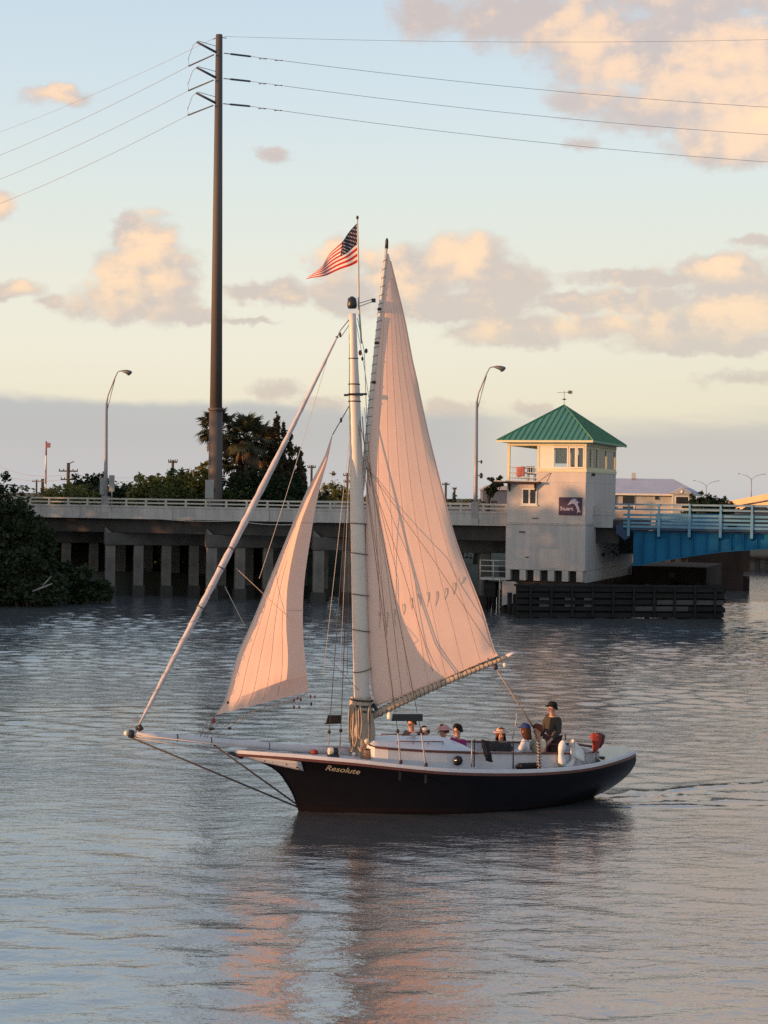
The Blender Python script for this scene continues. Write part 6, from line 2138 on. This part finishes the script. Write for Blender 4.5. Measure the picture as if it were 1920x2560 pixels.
pa = aboard('pail', (1.50, -.36, 1.20), 'copper brown pail on deck at the foot of the mast', 'bucket')
MB().lathe([(.10, 0), (.13, .02), (.11, .20), (.085, .26), (.001, .27)], (0, 0, 0), 14).build('body', 'tan_pail', pa)
MB().torus((0, 0, .25), .095, .012, None, 16, 5).build('rim', 'iron', pa)
rcoil = aboard('rope_coil', (7.05, -.77, 1.13), 'thin pale rope hanging in loops on the coaming near the stern', 'rope')
q = MB()
for k in range(3):
    q.tube([(.14 * math.cos(t) - .08 * k, -.05 - .012 * k, -.02 + (.17 - .02 * k) * math.sin(t)) for t in [2 * math.pi * j / 20 for j in range(21)]], .008, 5, False)
q.build('coil', 'rope_pale', rcoil)

# the flag: thirteen stripes and a starred canton, flying to the left and drooping
flag = empty('flag', BOAT_LOC, BOAT_RZ, 'stars-and-stripes flag streaming left from the masthead pole', 'flag')
fm_r = mat('flag_red', (.58, .040, .028), (.52, .036, .026), 4, .8, trans=.45, spec=.1)
fm_w = mat('flag_white', (.82, .76, .70), None, 4, .8, trans=.35, spec=.1)
fm_b = mat('flag_blue', (.022, .022, .055), None, 4, .8, trans=.2, spec=.1)
HT, HB_ = Vector((1.243, 0.030, 13.739)), Vector((1.286, 0.030, 12.826))
FT, FB_ = Vector((0.566, 0.700, 12.775)), Vector((0.241, 0.820, 12.441))
MT, MB2 = Vector((0.824, 0.300, 13.190)), Vector((0.852, 0.360, 12.561))
def flagpt(u, v):
    """u along the fly, v down the hoist"""
    a = (HT * (1 - u) ** 2 + MT * 2 * u * (1 - u) + FT * u ** 2)
    b_ = (HB_ * (1 - u) ** 2 + MB2 * 2 * u * (1 - u) + FB_ * u ** 2)
    p = a.lerp(b_, v)
    p += Vector((0, .085 * math.sin(u * 11 + v * 2.2) * min(1, u * 3), .018 * math.sin(u * 10 + v * 3 + 1) * min(1, u * 3)))
    return p
for s_ in range(13):
    u0 = .42 if s_ < 7 else 0
    rows = [[flagpt(u0 + (1 - u0) * i / 24, (s_ + j / 2) / 13) for j in range(3)] for i in range(25)]
    MB().quad_grid(rows).build('red_stripe' if s_ % 2 == 0 else 'white_stripe', fm_r if s_ % 2 == 0 else fm_w, flag)
can = MB().quad_grid([[flagpt(.42 * i / 14, 7 / 13 * j / 8) for j in range(9)] for i in range(15)]).build('canton', fm_b, flag)
st = MB()
for r_ in range(9):
    for c_ in range(6 if r_ % 2 == 0 else 5):
        u = .42 * ((c_ * 2 + 1 + (r_ % 2)) / 12)
        v = 7 / 13 * (r_ + 1) / 10
        c = flagpt(u, v)
        du, dv = (flagpt(u + .01, v) - c).normalized(), (flagpt(u, v + .01) - c).normalized()
        for side in (-1, 1):
            n0 = len(st.v)
            pts = []
            for k in range(10):
                a = R(90 + 36 * k)
                rr = .021 if k % 2 == 0 else .009
                pts.append(c + du * (rr * math.cos(a)) - dv * (rr * math.sin(a)) + Vector((0, .006 * side, 0)))
            st.v += [tuple(p) for p in pts]
            st.f.append(tuple(range(n0, n0 + 10))); st.sm.append(False)
sto = st.build('stars', fm_w, can)
sto['kind'] = 'stuff'


# ------------------------------------------------------------------ people
def skin_mesh(name, verts, edges, rad, sub=2):
    me = bpy.data.meshes.new(name)
    me.from_pydata([tuple(v) for v in verts], edges, [])
    o = bpy.data.objects.new(name, me)
    col.objects.link(o)
    o.modifiers.new('skin', 'SKIN')
    for i, sv in enumerate(me.skin_vertices[0].data):
        r = rad[i]
        sv.radius = r if isinstance(r, tuple) else (r, r)
        sv.use_root = (i == 0)
    o.modifiers['skin'].use_smooth_shade = True
    s = o.modifiers.new('sub', 'SUBSURF')
    s.levels = s.render_levels = sub
    dg = bpy.context.evaluated_depsgraph_get()
    out = bpy.data.meshes.new_from_object(o.evaluated_get(dg))
    bpy.data.objects.remove(o)
    bpy.data.meshes.remove(me)
    out.name = name
    return out


def merge(me, mb):
    """add loose geometry (fingers, nose, ears) to a body mesh"""
    bm = bmesh.new()
    bm.from_mesh(me)
    bm.from_mesh(mb.mesh('bits'))
    bm.to_mesh(me)
    bm.free()
    for p_ in me.polygons: p_.use_smooth = True
    return me


def person(p, rz, label, shirt, trousers, hair_c, pose='sit', hat=None, lean=0.0, turn=0.0, arms=None, long_hair=False, sleeves=True, beard=False):
    r = aboard('person', p, label, 'person', rz, 'people aboard the sloop')
    r.scale = (1.12, 1.12, 1.12)
    Z = 0.0 if pose == 'sit' else .80
    P = {'pelvis': (0, 0, .10 + Z), 'waist': (-.01 + lean * .2, 0, .26 + Z), 'chest': (-.01 + lean * .42, 0, .44 + Z), 'neck': (.0 + lean * .6, 0, .585 + Z), 'chin': (.015 + lean * .66, 0, .655 + Z),
         'face': (.018 + lean * .7, 0, .735 + Z), 'skull': (.008 + lean * .72, 0, .80 + Z), 'top': (.005 + lean * .74, 0, .845 + Z)}
    arms = arms or (((.10, .26, .28), (.34, .17, .22)), ((.10, -.26, .28), (.34, -.17, .22)))
    V = list(P.values())
    rad = [(.15, .115), (.135, .105), (.165, .115), .052, .060, (.078, .092), (.080, .095), .055]
    Ed = [(0, 1), (1, 2), (2, 3), (3, 4), (4, 5), (5, 6), (6, 7)]
    sh = []
    hands = []
    for k, sd_ in enumerate((1, -1)):
        s0 = Vector(P['chest']) + Vector((.0, sd_ * .175, .085))
        e0 = Vector(arms[k][0]) + Vector((lean * .3, 0, Z))
        w0 = Vector(arms[k][1]) + Vector((lean * .3, 0, Z))
        h0 = w0 + (w0 - e0).normalized() * .075
        n = len(V)
        V += [s0, e0, w0, h0]
        rad += [.066, .045, .030, (.040, .022)]
        Ed += [(2, n), (n, n + 1), (n + 1, n + 2), (n + 2, n + 3)]
        sh.append((n, s0, e0, w0))
        hands.append((h0, (h0 - w0).normalized(), sd_))
        hp_ = Vector((.0, sd_ * .095, .07 + Z))
        if pose == 'sit': kn, an, to = (.40, sd_ * .13, .10), (.38, sd_ * .12, -.31), (.52, sd_ * .13, -.36)
        else: kn, an, to = (.03, sd_ * .10, .48), (.0, sd_ * .11, .07), (.15, sd_ * .12, .03)
        n = len(V)
        V += [hp_, kn, an, to]
        rad += [.098, .064, .045, .035]
        Ed += [(0, n), (n, n + 1), (n + 1, n + 2), (n + 2, n + 3)]
        sh.append((n, hp_, Vector(kn), Vector(an)))
    body = skin_mesh('body', V, Ed, rad)
    mb = MB()
    for h0, d, sd_ in hands:
        side = d.cross(Vector((0, 0, 1)))
        if side.length < .1: side = Vector((0, 1, 0))
        side.normalize()
        dn = d.cross(side).normalized()
        if dn.z > 0: dn = -dn
        for q, ln in ((-.030, .062), (-.010, .075), (.010, .070), (.029, .055)):
            a = h0 + side * q
            mb.tube([a - d * .02, a + d * ln * .5 + dn * .006, a + d * ln * .85 + dn * .03, a + d * ln * .8 + dn * .05], [.010, .0095, .008, .006], 6)
        a = h0 - d * .035 + side * (.034 * sd_)
        mb.tube([a, a + side * (.025 * sd_) + d * .02, a + side * (.03 * sd_) + d * .045 + dn * .015], [.012, .010, .007], 6)
    hm_ = Vector(P['face'])
    RT = Matrix.Rotation(turn, 3, 'Z')
    nose = [hm_ + RT @ Vector(v) for v in ((.085, 0, .035), (.118, 0, -.008), (.085, 0, -.022))]
    mb.tube(nose, [.008, .017, .010], 6)
    for sd_ in (-1, 1):
        mb.ball(tuple(hm_ + RT @ Vector((.0, sd_ * .088, .0))), .024, 6, (.8, .5, 1.3))
    merge(body, mb)
    body.materials.append(M['skin'])
    bo = put('body', body, r)
    ey = MB()
    for sd_ in (-1, 1): ey.ball(tuple(hm_ + RT @ Vector((.082, sd_ * .033, .018))), .0115, 6)
    ey.build('eyes', 'eye', r)
    MB().bar(hm_ + RT @ Vector((.083, -.024, -.045)), hm_ + RT @ Vector((.083, .024, -.045)), .012, .012).build('mouth', mat('lips', (.30, .10, .08)), r)
    # shirt
    sv = [P['pelvis'], P['waist'], P['chest'], Vector(P['neck']) - Vector((0, 0, .035))]
    srd = [(.158, .130), (.150, .122), (.178, .128), .072]
    se = [(0, 1), (1, 2), (2, 3)]
    for (n, a, e, w) in sh[0::2]:
        m0 = len(sv)
        if sleeves:
            sv += [a, e, Vector(e).lerp(Vector(w), .85)]
            srd += [.082, .060, .045]
            se += [(2, m0), (m0, m0 + 1), (m0 + 1, m0 + 2)]
        else:
            sv += [a, Vector(a).lerp(Vector(e), .62)]
            srd += [.084, .068]
            se += [(2, m0), (m0, m0 + 1)]
    me = skin_mesh('shirt', sv, se, srd)
    for v in me.vertices:
        v.co += v.normal * (.016 * noise.noise(v.co * 11) + .008 * noise.noise(v.co * 26))
    me.materials.append(shirt)
    put('shirt', me, r)
    tv, te, tr_ = [P['pelvis']], [], [(.156, .126)]
    for (n, a, kn, an) in sh[1::2]:
        m0 = len(tv)
        tv += [a, kn, an]
        tr_ += [.110, .078, .062]
        te += [(0, m0), (m0, m0 + 1), (m0 + 1, m0 + 2)]
    me = skin_mesh('trousers', tv, te, tr_)
    me.materials.append(trousers)
    put('trousers', me, r)
    for (n, a, kn, an) in sh[1::2]:
        MB().ball(tuple(Vector(an) + Vector((.06, 0, -.055))), .055, 8, (2.0, .85, .75)).build('shoe', 'black', r)
    # hair: a shell over the crown and the back of the head
    hc = Vector(P['skull']) + Vector((-.012, 0, -.015))
    rows = []
    for i in range(8):
        th = R(4 + 88 * i / 7)
        row = []
        for k in range(18):
            a = 2 * math.pi * k / 18
            front = max(0, math.cos(a))
            drop = math.sin(th)
            z = .112 * math.cos(th) + (.055 * front * drop) - (.05 * (1 - front) * drop if i > 4 else 0) - ((.16 if long_hair else 0) * (1 - front) * max(0, i - 4) / 3)
            rr = .106 * math.sin(th) * (1 + .06 * math.sin(5 * a + i)) * (1 if not (long_hair and i > 4) else 1 + .10 * (1 - front))
            row.append(hc + RT @ Vector((rr * 1.02 * math.cos(a), rr * .95 * math.sin(a), z)))
        rows.append(row)
    hr = MB()
    hr.quad_grid(rows, True, True)
    solid(hr.build('hair', hair_c, r), .012)
    if beard:
        MB().ball(tuple(hm_ + RT @ Vector((.045, 0, -.065))), .058, 8, (.75, 1, .8)).build('beard', hair_c, r)
    if hat:
        kind, hmat = hat
        hc2 = Vector(P['skull']) + Vector((0, 0, .01))
        q = MB()
        rows = []
        for i in range(6):
            th = R(3 + 84 * i / 5)
            rows.append([hc2 + RT @ Vector((.113 * math.sin(th) * math.cos(a) * (1 + .03 * math.sin(3 * a)), .106 * math.sin(th) * math.sin(a), .008 + .092 * math.cos(th) ** .8)) for a in [2 * math.pi * k / 18 for k in range(18)]])
        q.quad_grid(rows, True, True)
        ho = q.build('cap' if kind == 'cap' else 'hat', hmat, r)
        q = MB()
        if kind == 'cap':
            q.quad_grid([[hc2 + RT @ Vector((.10 * math.cos(a) + .015 + d * .085 * math.cos(a), .105 * math.sin(a) * (1 - .1 * d), .014 - .02 * d)) for a in [R(-62 + 124 * k / 10) for k in range(11)]] for d in (0, .5, 1)])
            solid(q.build('peak', hmat, ho), .006)
        else:
            q.quad_grid([[hc2 + RT @ Vector(((.112 + .075 * d) * math.cos(a), (.105 + .075 * d) * math.sin(a), .018 - .022 * d)) for a in [2 * math.pi * k / 20 for k in range(20)]] for d in (0, .5, 1)], True, True)
            solid(q.build('brim', hmat, ho), .006)
    return r


def cm(name, c, c2=None): return mat(name, c, c2, 9, .85, spec=.2)


hb_ = cm('brown_hair', (.075, .032, .020))
hd_ = cm('dark_hair', (.018, .012, .011))
hr_ = cm('auburn_hair', (.13, .04, .022))
dn = cm('denim', (.04, .05, .08))
kh = cm('khaki_cloth', (.26, .21, .15))
FWD = R(180)


PS = 1.12
def at_head(p, drop): return (p[0], p[1], p[2] - drop * PS)


person(at_head((3.094, 0.950, 1.935), .86), R(-150), 'brown-haired person in a navy top behind the right light board', cm('navy_top', (.03, .035, .07)), dn, hb_)
person(at_head((3.439, 0.950, 1.730), .88), R(-140), 'person with a white cap over auburn hair beside the light board', cm('grey_shirt', (.34, .29, .27)), dn, hr_, hat=('cap', cm('white_cap', (.70, .60, .56))))
person(at_head((3.947, 1.000, 1.737), .88), R(170), 'auburn-haired person in a pale pink sun hat behind the cabin roof', cm('cream_top', (.55, .46, .40)), kh, hr_, hat=('hat', cm('pink_hat', (.62, .36, .34))))
person(at_head((4.064, 0.350, 1.811), .855), R(-155), 'dark-haired person in a magenta shirt by the cabin hatch', cm('magenta_shirt', (.30, .030, .16), (.24, .026, .13)), dn, hd_, turn=R(-12))
person(at_head((5.337, 0.720, 1.654), .875), R(-100), 'auburn-haired person in a straw hat and charcoal top on the far bench', cm('charcoal_top', (.055, .055, .060)), cm('black_trousers', (.02, .02, .03)), hr_, hat=('hat', cm('straw_hat', (.58, .40, .30))), long_hair=True)
person(at_head((5.417, -0.550, 1.920), .875), R(150), 'person in a blue cap and white shirt with back turned in the cockpit', cm('white_shirt', (.62, .60, .62)), kh, hb_, hat=('cap', cm('blue_cap', (.025, .045, .17))), lean=-.05, turn=R(-20), long_hair=True)
person(at_head((5.835, -0.500, 1.882), .86), R(-170), 'auburn-haired person in a cream shirt seated in front of the helmsman', cm('cream_shirt', (.60, .51, .40)), kh, hr_, lean=.05, sleeves=False)
person(at_head((6.512, 0.250, 2.322), 1.675), R(-160), 'standing helmsman in a dark cap and olive-grey shirt', cm('olive_shirt', (.060, .052, .042), (.042, .038, .034)), cm('plum_trousers', (.07, .035, .035)), hd_, 'stand', ('cap', cm('black_cap', (.014, .016, .016))),
       arms=(((.06, .27, .26), (.26, .22, .10)), ((.02, -.27, .24), (.20, -.26, .06))), turn=R(-8))
# tiller under the helmsman's hand
tl_ = MB().tube([(7.6, .1, 1.22), (7.0, .08, 1.32), (6.35, .0, 1.34)], [.035, .03, .024], 8).build('tiller', 'redwood', boat)
